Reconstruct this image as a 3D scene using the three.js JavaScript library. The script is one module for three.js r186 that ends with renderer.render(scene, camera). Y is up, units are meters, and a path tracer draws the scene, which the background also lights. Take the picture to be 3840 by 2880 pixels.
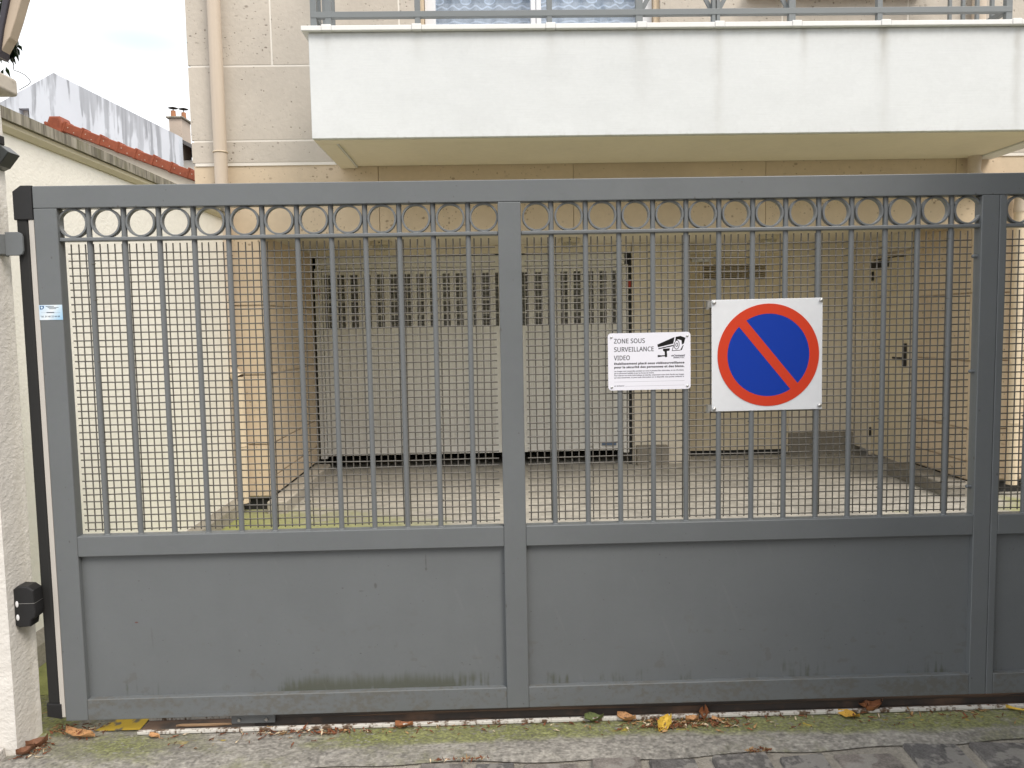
import * as THREE from 'three';
import { RoundedBoxGeometry } from 'three/addons/geometries/RoundedBoxGeometry.js';
import { mergeGeometries } from 'three/addons/utils/BufferGeometryUtils.js';

// ------------------------------------------------------------------ camera, sky, sun, exposure
const scene = new THREE.Scene();
const camera = new THREE.PerspectiveCamera(2 * Math.atan(1440 / 2884) * 180 / Math.PI, 4 / 3, 0.05, 400);
camera.position.set(-0.0651, 1.4706, 2.7216);
camera.rotation.order = 'YXZ';
camera.rotation.set(-4.37807 * Math.PI / 180, -1.34405 * Math.PI / 180, -1.03995 * Math.PI / 180);
scene.add(camera);

const renderer = new THREE.WebGLRenderer({ antialias: true });
renderer.setSize(1024, 768);
renderer.toneMapping = THREE.LinearToneMapping;
renderer.toneMappingExposure = 1.9;
renderer.outputColorSpace = THREE.SRGBColorSpace;
renderer.shadowMap.enabled = true;

// seeded random and periodic value noise
let seed = 12345;
const rnd = () => { seed = (seed * 1664525 + 1013904223) >>> 0; return seed / 4294967296; };
const rr = (a, b) => a + (b - a) * rnd();
function hash(x, y, s) {
  let h = (x * 374761393 + y * 668265263 + s * 1442695041) | 0;
  h = Math.imul(h ^ (h >>> 13), 1274126177); h ^= h >>> 16;
  return (h >>> 0) / 4294967296;
}
function vn(x, y, px, py, s) {
  let xi = Math.floor(x), yi = Math.floor(y); const fx = x - xi, fy = y - yi;
  const u = fx * fx * (3 - 2 * fx), v = fy * fy * (3 - 2 * fy);
  const x0 = ((xi % px) + px) % px, x1 = (x0 + 1) % px, y0 = ((yi % py) + py) % py, y1 = (y0 + 1) % py;
  const a = hash(x0, y0, s), b = hash(x1, y0, s), c = hash(x0, y1, s), d = hash(x1, y1, s);
  return a + (b - a) * u + (c - a) * v + (a - b - c + d) * u * v;
}
// fbm over u,v in 0..1 with base frequencies fx, fy
function fbm(u, v, fx, fy, oct, s) {
  let a = 0.5, t = 0, n = 0;
  for (let i = 0; i < oct; i++) { t += a * vn(u * fx, v * fy, fx, fy, s + i); n += a; a *= 0.55; fx *= 2; fy *= 2; }
  return t / n;
}
const sst = (a, b, x) => { const t = Math.min(1, Math.max(0, (x - a) / (b - a))); return t * t * (3 - 2 * t); };
const mix = (a, b, t) => a + (b - a) * t;
const mix3 = (a, b, t) => [mix(a[0], b[0], t), mix(a[1], b[1], t), mix(a[2], b[2], t)];

{ // overcast sky with one thin bluish break in the cloud
  const W = 1024, H = 512, data = new Float32Array(W * H * 4);
  const pd = new THREE.Vector3((520 - 1920) / 2884, -(150 - 1440) / 2884, -1).normalize().applyEuler(camera.rotation);
  const v = new THREE.Vector3();
  for (let j = 0; j < H; j++) for (let i = 0; i < W; i++) {
    const el = (0.5 - (j + 0.5) / H) * -Math.PI, az = ((i + 0.5) / W - 0.5) * 2 * Math.PI;
    v.set(Math.cos(el) * Math.cos(az), Math.sin(el), Math.cos(el) * Math.sin(az));
    const s = Math.max(0, v.y);
    const cl = fbm(i / W, j / H, 8, 4, 5, 71);
    let L = (0.72 + 0.34 * s) * (0.86 + 0.28 * cl);
    let c = [L * 0.985, L * 1.0, L * 1.02];
    const dx = Math.atan2(v.x, -v.z) - Math.atan2(pd.x, -pd.z), dy = Math.asin(v.y) - Math.asin(pd.y);
    const breaks = sst(0.56, 0.74, fbm(i / W + 0.13, j / H, 10, 9, 4, 91));
    const here = Math.exp(-(dx * dx) / 0.009 - (dy * dy) / 0.0006);
    c = mix3(c, [0.42, 0.51, 0.53], Math.min(1, 0.85 * here + 0.1 * breaks * 0.3));
    const k = (j * W + i) * 4; data[k] = c[0]; data[k + 1] = c[1]; data[k + 2] = c[2]; data[k + 3] = 1;
  }
  const t = new THREE.DataTexture(data, W, H, THREE.RGBAFormat, THREE.FloatType);
  t.mapping = THREE.EquirectangularReflectionMapping; t.magFilter = t.minFilter = THREE.LinearFilter; t.needsUpdate = true;
  scene.background = t; scene.environment = t;
}
const sun = new THREE.DirectionalLight(0xfff5e8, 1.35);
sun.position.set(7, 13, 6); sun.target.position.set(0.5, 1, -3);
sun.castShadow = true; sun.shadow.radius = 45; sun.shadow.mapSize.set(2048, 2048);
sun.shadow.camera.left = -16; sun.shadow.camera.right = 16; sun.shadow.camera.top = 16; sun.shadow.camera.bottom = -16; sun.shadow.camera.far = 50;
scene.add(sun, sun.target);

// ------------------------------------------------------------------ helpers
const used = new Map();
function numbered(n) { const k = used.get(n) || 0; used.set(n, k + 1); return k ? n + '_' + String(k).padStart(3, '0') : n; }
function uvm(g, s = 1, ou = 0, ov = 0) {          // uv in metres by the dominant normal
  const p = g.attributes.position, n = g.attributes.normal, uv = new Float32Array(p.count * 2);
  for (let i = 0; i < p.count; i++) {
    const ax = Math.abs(n.getX(i)), ay = Math.abs(n.getY(i)), az = Math.abs(n.getZ(i));
    let a, b;
    if (ax > ay && ax > az) { a = p.getZ(i); b = p.getY(i); } else if (ay > az) { a = p.getX(i); b = p.getZ(i); } else { a = p.getX(i); b = p.getY(i); }
    uv[2 * i] = a * s + ou; uv[2 * i + 1] = b * s + ov;
  }
  g.setAttribute('uv', new THREE.BufferAttribute(uv, 2)); return g;
}
function uvRect(g, x0, x1, y0, y1, ax = 'X', ay = 'Y') {   // one texture stretched over a known rectangle of the world
  const p = g.attributes.position, uv = new Float32Array(p.count * 2);
  for (let i = 0; i < p.count; i++) { uv[2 * i] = (p['get' + ax](i) - x0) / (x1 - x0); uv[2 * i + 1] = (p['get' + ay](i) - y0) / (y1 - y0); }
  g.setAttribute('uv', new THREE.BufferAttribute(uv, 2)); return g;
}
const B = (x0, x1, y0, y1, z0, z1) => { const g = new THREE.BoxGeometry(x1 - x0, y1 - y0, z1 - z0); g.translate((x0 + x1) / 2, (y0 + y1) / 2, (z0 + z1) / 2); return uvm(g); };
const RB = (x0, x1, y0, y1, z0, z1, r = 0.004, s = 2) => {
  const g = new RoundedBoxGeometry(x1 - x0, y1 - y0, z1 - z0, s, Math.min(r, (x1 - x0) / 2.02, (y1 - y0) / 2.02, (z1 - z0) / 2.02));
  g.translate((x0 + x1) / 2, (y0 + y1) / 2, (z0 + z1) / 2); return uvm(g);
};
const ser = (g) => g.index ? g.toNonIndexed() : g;
const merge = (a) => mergeGeometries(a.map(ser));
function mesh(name, geo, mat, parent) {
  const m = new THREE.Mesh(Array.isArray(geo) ? merge(geo) : geo, mat); m.name = name; m.castShadow = m.receiveShadow = true;
  if (parent) parent.add(m); return m;
}
function tag(o, label, category, group) { o.userData.label = label; o.userData.category = category; if (group) o.userData.group = group; return o; }
function thing(name, label, category, group) { const g = new THREE.Group(); g.name = numbered(name); scene.add(g); return tag(g, label, category, group); }
function one(name, geo, mat, label, category, group) { const m = mesh(numbered(name), geo, mat, scene); return tag(m, label, category, group); }
function structure(name, geo, mat) { const m = mesh(numbered(name), geo, mat, scene); m.userData.kind = 'structure'; return m; }
function part(parent, name) { const g = new THREE.Group(); g.name = name; parent.add(g); return g; }
function tex(W, H, fn, srgb = true, repeat = true) {      // fn(u, v) -> [r,g,b] linear 0..1 (colour) or scalar
  const d = new Uint8Array(W * H * 4);
  const enc = (c) => Math.round(255 * Math.min(1, Math.max(0, srgb ? (c <= 0.0031308 ? 12.92 * c : 1.055 * Math.pow(c, 1 / 2.4) - 0.055) : c)));
  for (let j = 0; j < H; j++) for (let i = 0; i < W; i++) {
    const c = fn((i + 0.5) / W, (j + 0.5) / H), k = (j * W + i) * 4;
    if (typeof c === 'number') { d[k] = d[k + 1] = d[k + 2] = enc(c); } else { d[k] = enc(c[0]); d[k + 1] = enc(c[1]); d[k + 2] = enc(c[2]); }
    d[k + 3] = 255;
  }
  const t = new THREE.DataTexture(d, W, H, THREE.RGBAFormat);
  t.magFilter = THREE.LinearFilter; t.minFilter = THREE.LinearMipmapLinearFilter; t.generateMipmaps = true;
  if (repeat) t.wrapS = t.wrapT = THREE.RepeatWrapping;
  if (srgb) t.colorSpace = THREE.SRGBColorSpace;
  t.needsUpdate = true; return t;
}
const rep = (t, s) => { const c = t.clone(); c.repeat.set(s, s); c.needsUpdate = true; return c; };
const std = (o) => new THREE.MeshStandardMaterial(Object.assign({ roughness: 0.85, metalness: 0, side: THREE.DoubleSide }, o));
const lin = (r, g, b) => new THREE.Color().setRGB(r, g, b);
const extrude = (pts, depth, bevel = 0, holes = []) => {
  const s = new THREE.Shape(pts.map((p) => new THREE.Vector2(p[0], p[1])));
  for (const h of holes) s.holes.push(new THREE.Path(h.map((p) => new THREE.Vector2(p[0], p[1]))));
  return new THREE.ExtrudeGeometry(s, { depth, bevelEnabled: bevel > 0, bevelSize: bevel, bevelThickness: bevel, bevelOffset: -bevel, bevelSegments: 2, curveSegments: 16 });
};
const cyl = (r, x, y0, y1, z, seg = 14, r2 = r) => { const g = new THREE.CylinderGeometry(r2, r, y1 - y0, seg); g.translate(x, (y0 + y1) / 2, z); return g; };

// ------------------------------------------------------------------ materials
const pits = (u, v, n, s, rmin, rmax) => {          // scattered small pits, tileable
  let best = 0; const x = u * n, y = v * n, xi = Math.floor(x), yi = Math.floor(y);
  for (let a = -1; a <= 1; a++) for (let b = -1; b <= 1; b++) {
    const cx = (xi + a + n) % n, cy = (yi + b + n) % n;
    if (hash(cx, cy, s) > 0.42) continue;
    const px = xi + a + hash(cx, cy, s + 1), py = yi + b + hash(cx, cy, s + 2), r = mix(rmin, rmax, Math.pow(hash(cx, cy, s + 3), 3));
    const e = 0.5 + 1.6 * hash(cx, cy, s + 4);
    const d = Math.hypot((x - px) * e, y - py) / r; if (d < 1) best = Math.max(best, 1 - d * d);
  }
  return best;
};
const T = {};
T.stone = tex(1024, 1024, (u, v) => {
  const a = fbm(u, v, 5, 5, 5, 3), b = fbm(u, v, 60, 60, 3, 9), cl = sst(0.45, 0.75, fbm(u, v, 7, 7, 3, 41));
  const p = Math.max(1.6 * pits(u, v, 62, 5, 0.1, 0.42) * cl, 1.2 * pits(u, v, 26, 15, 0.03, 0.13));
  const k = 0.86 + 0.2 * a + 0.09 * b, c = [0.51 * k, 0.462 * k, 0.402 * k];
  return mix3(c, [0.13, 0.1, 0.075], Math.min(1, p) * 0.55);
});
T.stoneB = tex(1024, 1024, (u, v) => {
  const cl = sst(0.45, 0.75, fbm(u, v, 7, 7, 3, 41));
  const p = Math.max(pits(u, v, 62, 5, 0.1, 0.42) * cl, 0.9 * pits(u, v, 26, 15, 0.03, 0.13));
  return 0.7 - 0.6 * p + 0.25 * (fbm(u, v, 90, 90, 3, 8) - 0.5);
}, false);
T.stucco = tex(512, 512, (u, v) => {
  const a = fbm(u, v, 26, 34, 4, 21), r = 1 - Math.abs(2 * fbm(u, v, 18, 26, 3, 27) - 1); return 0.3 + 0.5 * a + 0.25 * r * r;
}, false);
T.mottle = tex(512, 512, (u, v) => { const k = 0.9 + 0.12 * fbm(u, v, 4, 4, 5, 33) + 0.06 * fbm(u, v, 50, 50, 3, 35); return [k * 0.94, k * 0.935, k * 0.925]; });
T.concrete = tex(1024, 1024, (u, v) => {
  const a = fbm(u, v, 5, 5, 6, 51), b = fbm(u, v, 110, 110, 3, 55), d = pits(u, v, 90, 61, 0.12, 0.4);
  const k = 0.62 + 0.5 * a + 0.35 * (b - 0.5) - 0.18 * d; return [0.31 * k, 0.295 * k, 0.27 * k];
});
T.concreteB = tex(1024, 1024, (u, v) => 0.5 + 0.6 * (fbm(u, v, 80, 80, 4, 55) - 0.5) + 0.5 * (fbm(u, v, 14, 14, 3, 58) - 0.5) - 0.3 * pits(u, v, 90, 61, 0.12, 0.4), false);
T.paint = tex(512, 512, (u, v) => {
  const a = fbm(u, v, 3, 3, 5, 81), b = fbm(u, v, 40, 40, 3, 83), s = pits(u, v, 16, 85, 0.03, 0.13) * (fbm(u, v, 5, 5, 3, 88) > 0.52 ? 1 : 0);
  const k = 0.9 + 0.16 * a + 0.05 * b; return mix3([0.138 * k, 0.149 * k, 0.156 * k], [0.06, 0.055, 0.045], 0.75 * s);
});
T.paintB = tex(256, 256, (u, v) => fbm(u, v, 30, 30, 4, 87), false);
T.gateRough = tex(512, 512, (u, v) => { const k = 0.28 + 0.3 * fbm(u, v, 6, 9, 5, 98); return [0, k, 0]; }, false);

const M = {};
M.stone = std({ map: rep(T.stone, 0.55), bumpMap: rep(T.stoneB, 0.55), bumpScale: 0.006, roughness: 0.9 });
M.stoneWarm = std({ map: rep(T.stone, 0.5), color: lin(1.16, 1.04, 0.87), bumpMap: rep(T.stoneB, 0.5), bumpScale: 0.003, roughness: 0.9 });
M.mortar = std({ color: lin(0.74, 0.7, 0.64), roughness: 0.95 });
M.creamWall = std({ map: rep(T.mottle, 0.6), color: lin(0.93, 0.905, 0.845), bumpMap: rep(T.stucco, 2.2), bumpScale: 0.0025, roughness: 0.95 });
M.porchWall = std({ map: rep(T.mottle, 0.6), color: lin(0.8, 0.73, 0.61), bumpMap: rep(T.stucco, 2.2), bumpScale: 0.0012, roughness: 0.9 });
M.pillar = std({ map: rep(T.mottle, 0.9), color: lin(0.74, 0.715, 0.68), bumpMap: rep(T.stucco, 2.6), bumpScale: 0.0035, roughness: 0.95 });
M.soffit = std({ map: rep(T.mottle, 0.5), color: lin(0.8, 0.735, 0.62), roughness: 0.9 });
M.gate = std({ map: T.paint, bumpMap: rep(T.paintB, 3), bumpScale: 0.0002, roughness: 1, roughnessMap: T.gateRough });
M.gateLow = std({ map: tex(1024, 128, (u, v) => { const a = fbm(u, v, 10, 4, 5, 1001), b = fbm(u, v, 160, 24, 3, 1003), d = sst(0.42, 0.66, 0.5 * fbm(u, v, 22, 5, 4, 1005) + 0.5 * b), s = pits(u * 4 % 1, v * 0.5, 60, 1007, 0.04, 0.2) * (a > 0.5 ? 1 : 0.3), k = 0.9 + 0.16 * a; return mix3(mix3([0.138 * k, 0.149 * k, 0.156 * k], [0.115, 0.108, 0.092], 0.65 * d), [0.045, 0.042, 0.032], 0.8 * s); }), roughness: 0.55 }); M.gateLow.map.repeat.set(0.5, 4);
M.bar = std({ color: lin(0.15, 0.16, 0.167), roughness: 0.4 });
M.wire = std({ color: lin(0.15, 0.14, 0.125), roughness: 0.42, metalness: 0.4 });
M.black = std({ color: lin(0.012, 0.012, 0.013), roughness: 0.55 });
M.rubber = std({ color: lin(0.014, 0.014, 0.014), roughness: 0.7 });
M.alu = std({ color: lin(0.56, 0.53, 0.49), roughness: 0.55, metalness: 0.2 });
M.steel = std({ color: lin(0.55, 0.55, 0.54), roughness: 0.35, metalness: 0.9 });
M.rust = std({ map: tex(256, 256, (u, v) => { const k = fbm(u, v, 8, 8, 5, 131); return mix3([0.06, 0.05, 0.045], [0.16, 0.1, 0.07], sst(0.45, 0.75, k)); }), roughness: 0.8 });
M.white = std({ color: lin(0.78, 0.78, 0.8), roughness: 0.35 });
M.pvc = std({ color: lin(0.72, 0.73, 0.76), roughness: 0.35 });
M.door = std({ map: rep(T.mottle, 0.8), color: lin(0.77, 0.76, 0.73), roughness: 0.5 });
M.flatDoor = std({ map: rep(T.mottle, 0.8), color: lin(0.74, 0.65, 0.49), roughness: 0.6 });
M.pipe = std({ map: rep(T.mottle, 1.5), color: lin(0.58, 0.49, 0.4), roughness: 0.6 });
M.pipeLow = std({ map: rep(T.mottle, 1.5), color: lin(0.68, 0.57, 0.43), roughness: 0.6 });
M.railPaint = std({ color: lin(0.17, 0.185, 0.19), roughness: 0.45 });
M.bitumen = std({ color: lin(0.02, 0.02, 0.02), roughness: 0.9 });
M.dark = std({ color: lin(0.03, 0.028, 0.025), roughness: 0.95 }); M.darkenedConcrete = std({ map: rep(T.concrete, 0.8), color: lin(0.4, 0.4, 0.4), roughness: 0.95 });  // concrete colour darkened to stand in for shade inside the garage
M.coping = std({ map: tex(1024, 256, (u, v) => {
  const a = fbm(u, v, 40, 6, 5, 141), b = fbm(u, v, 70, 6, 4, 143), l = sst(0.5, 0.75, fbm(u, v, 24, 8, 4, 147));
  return mix3(mix3([0.4, 0.37, 0.31], [0.12, 0.108, 0.085], sst(0.22, 0.72, 0.55 * a + 0.45 * b)), [0.17, 0.16, 0.075], 0.35 * l);
}), roughness: 0.95 });
M.copingLow = std({ map: rep(T.mottle, 1.2), color: lin(0.66, 0.6, 0.45), roughness: 0.95 });
M.tile = [0, 1, 2].map((i) => std({ map: (() => { const t = tex(256, 256, (u, v) => { const k = fbm(u, v, 5, 5, 5, 151 + i * 7), w = pits(u, v, 5, 155 + i, 0.05, 0.16); return mix3(mix3([0.17, 0.038, 0.016], [0.33, 0.085, 0.038], k), [0.42, 0.33, 0.28], w * 0.7); }); t.repeat.set(3, 3); return t; })(), roughness: 0.75 }));
M.terracotta = std({ color: lin(0.36, 0.16, 0.08), roughness: 0.85 });

// ------------------------------------------------------------------ setting: ground, driveway, forecourt, street
const mossC = (k) => [0.13 + 0.12 * k, 0.145 + 0.12 * k, 0.035 + 0.04 * k];
structure('ground', uvm(new THREE.PlaneGeometry(500, 500).rotateX(-Math.PI / 2).translate(0, -0.05, 0)), std({ map: rep(T.concrete, 0.4), color: lin(0.7, 0.7, 0.7), roughness: 0.95 }));
{
  const X0 = -2.6, X1 = 5.4, Z0 = -5.9, Z1 = -0.36;
  const t = tex(1536, 1024, (u, v) => {
    const x = mix(X0, X1, u), z = mix(Z0, Z1, v);
    const a = fbm(u, v, 9, 7, 6, 201), b = fbm(u, v, 190, 130, 3, 205), f = fbm(u, v, 5, 4, 4, 209);
    let k = 0.66 + 0.42 * a + 0.5 * (b - 0.5); let c = [0.43 * k, 0.405 * k, 0.355 * k];
    const oil = sst(0.56, 0.75, fbm(u, v, 11, 6, 4, 213)); c = mix3(c, [0.2, 0.19, 0.17], 0.45 * oil);
    // moss grows beside the boundary wall, along the gate and by the far pier
    let m = Math.max(sst(2.9, 0.6, x + 2.15 + 1.2 * (f - 0.5) + Math.max(0, -z - 2.6) * 1.2) * sst(-4.6, -3.2, z), 0.85 * sst(-3.3, -2.2, z + 1.6 * (f - 0.5)), 0.95 * sst(0.85, 0.1, Math.abs(x - 4.1) + Math.abs(z + 2.6) * 0.6 + 0.7 * (f - 0.5)));
    m *= sst(0.36, 0.62, 0.5 * m + 0.55 * fbm(u, v, 60, 42, 4, 221));
    return mix3(c, mossC(fbm(u, v, 120, 90, 3, 225)).map((q) => q * 1.35), 0.9 * m);
  }, true, false);
  structure('driveway', uvRect(new THREE.BoxGeometry(X1 - X0, 0.05, Z1 - Z0).translate((X0 + X1) / 2, -0.025, (Z0 + Z1) / 2), X0, X1, Z0, Z1, 'X', 'Z'), std({ map: t, bumpMap: rep(T.concreteB, 5), bumpScale: 0.004, roughness: 0.92 }));
}
{ // concrete strip between gate and street, edge slightly wavy
  const X0 = -2.9, X1 = 3.4, Z0 = -0.36, Z1 = 0.3;
  const edge = (x) => 0.205 + 0.01 * Math.sin(x * 5) + 0.008 * Math.sin(x * 13 + 1) - 0.045 * sst(0.9, 1.7, x);
  const NX = 240, NZ = 12, pos = [], idx = [];
  for (let i = 0; i <= NX; i++) for (let j = 0; j <= NZ; j++) {
    const x = mix(X0, X1, i / NX), e = edge(x), z = mix(Z0, e, j / NZ);
    let y = 0.004 * (fbm((x + 3) / 7, (z + 1) / 2, 14, 6, 3, 301) - 0.5) - 0.002; if (j === NZ) y -= 0.012;
    pos.push(x, y, z);
  }
  for (let i = 0; i < NX; i++) for (let j = 0; j < NZ; j++) { const a = i * (NZ + 1) + j, b = a + NZ + 1; idx.push(a, a + 1, b, b, a + 1, b + 1); }
  const g = new THREE.BufferGeometry(); g.setAttribute('position', new THREE.Float32BufferAttribute(pos, 3)); g.setIndex(idx); g.computeVertexNormals();
  const t = tex(2048, 256, (u, v) => {
    const x = mix(X0, X1, u), z = mix(Z0, Z1, v);
    const a = fbm(u, v, 30, 4, 5, 311), b = fbm(u, v, 520, 64, 3, 313), f = fbm(u, v, 26, 5, 4, 317), h = fbm(u, v, 180, 24, 3, 319);
    let k = 0.55 + 0.5 * a + 0.95 * (b - 0.5); let c = [0.4 * k, 0.375 * k, 0.335 * k];
    c = mix3(c, [0.17, 0.16, 0.135], 0.5 * sst(0.5, 0.7, f));
    let m = sst(-0.05, -0.01, z) * sst(0.125, 0.06, z + 0.05 * (f - 0.5) + 0.015 * Math.sin(x * 3.1)); // moss band along the track
    m = Math.max(m * sst(-0.95, -0.5, x + 0.5 * (f - 0.5)), 0.9 * sst(0.16, 0.04, Math.hypot((x + 1.42) * 0.45, z - 0.05) + 0.1 * (f - 0.5)), sst(-1.62, -1.7, x) * sst(0.0, -0.05, z), 0.35 * sst(0.42, 0.7, f));
    m *= sst(0.3, 0.62, 0.28 * m + 0.45 * h + 0.35 * fbm(u, v, 60, 8, 4, 341));
    const gr = fbm(u, v, 900, 110, 2, 345); c = mix3(c, mossC(h).map((q) => q * (0.35 + 1.3 * gr)), 0.8 * m * sst(0.2, 0.5, gr + 0.5 * h - 0.1)); c = c.map((q) => q * (0.75 + 0.5 * gr));
    const peb = pits(u * 3.0 % 1, v * 0.35, 150, 351, 0.1, 0.45); c = mix3(c, [0.36, 0.35, 0.33], 0.7 * sst(0.1, 0.5, peb) * sst(0.5, 0.65, f + 0.1));
    const y1 = sst(0.62, 0.68, fbm(u + 0.3, v, 230, 40, 4, 331)) * sst(0.02, 0.03, z) * sst(0.06, 0.045, z) * Math.max(sst(0.5, 0.58, fbm(u, v, 22, 2, 2, 335)), sst(1.5, 1.6, x)); // flecks of old yellow paint
    c = mix3(c, [0.5, 0.36, 0.03], 0.8 * y1);
    return c;
  }, true, false);
  structure('forecourt', uvRect(g, X0, X1, Z0, Z1, 'X', 'Z'), std({ map: t, bumpMap: rep(T.concreteB, 6), bumpScale: 0.006, roughness: 0.93 }));
}
{ // setts of the street in mortar
  const st = new THREE.Group(); st.name = 'cobbled_street'; st.userData.kind = 'structure'; scene.add(st);
  mesh('mortar_bed', uvm(new THREE.PlaneGeometry(7.4, 1.6).rotateX(-Math.PI / 2).translate(0.2, -0.02, 0.94), 1), std({ map: rep(T.concrete, 0.9), color: lin(1.25, 1.2, 1.12), bumpMap: rep(T.concreteB, 2.5), bumpScale: 0.008, roughness: 0.95 }), st);
  const sm = [[0.3, 0.275, 0.255], [0.25, 0.235, 0.225], [0.35, 0.31, 0.28], [0.22, 0.21, 0.205]].map((c, i) => std({ map: tex(256, 256, (u, v) => { const k = 0.35 + 0.95 * fbm(u, v, 4, 4, 6, 401 + i * 11) + 0.5 * (fbm(u, v, 40, 40, 2, 403 + i) - 0.4), l = sst(0.5, 0.6, fbm(u, v, 3, 3, 5, 407 + i)); return mix3(c.map((q) => q * k), [0.5, 0.47, 0.43], 0.6 * l); }), bumpMap: rep(T.concreteB, 3), bumpScale: 0.007, roughness: 0.85 }));
  const vg = [];
  for (let k = 0; k < 8; k++) {
    const g = new RoundedBoxGeometry(1, 0.06, 1, 2, 0.026); const p = g.attributes.position, a = [rr(0, 9), rr(0, 9), rr(0, 9)];
    for (let i = 0; i < p.count; i++) {
      const x = p.getX(i), z = p.getZ(i);
      p.setX(i, x + 0.035 * Math.sin(z * 5 + a[0])); p.setZ(i, z + 0.04 * Math.sin(x * 5 + a[1]));
      p.setY(i, p.getY(i) + 0.004 * Math.sin(x * 6 + a[2]) * Math.cos(z * 5 + a[0]));
    }
    g.computeVertexNormals(); vg.push(uvm(g, 0.9, rr(0, 1), rr(0, 1)));
  }
  for (let r = 0; r < 7; r++) {
    const d = 0.17, zc0 = 0.315 + r * 0.215; let x = -3.1 + rr(0, 0.2);
    while (x < 3.3) {
      const w = rr(0.13, 0.2) + (x > 0.9 ? 0.04 : 0), xc = x + w / 2; x += w + rr(0.03, 0.055);
      const s = mesh('sett', vg[Math.floor(rnd() * 8)], sm[Math.floor(rnd() * 4)], st);
      s.position.set(xc, -0.033 + rr(-0.004, 0.004), zc0 + rr(-0.012, 0.012) - 0.045 * sst(0.9, 1.7, xc)); s.scale.set(w, 1, d + rr(-0.01, 0.015)); s.rotation.set(rr(-0.02, 0.02), rr(-0.05, 0.05), rr(-0.02, 0.02));
    }
  }
}

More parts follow.
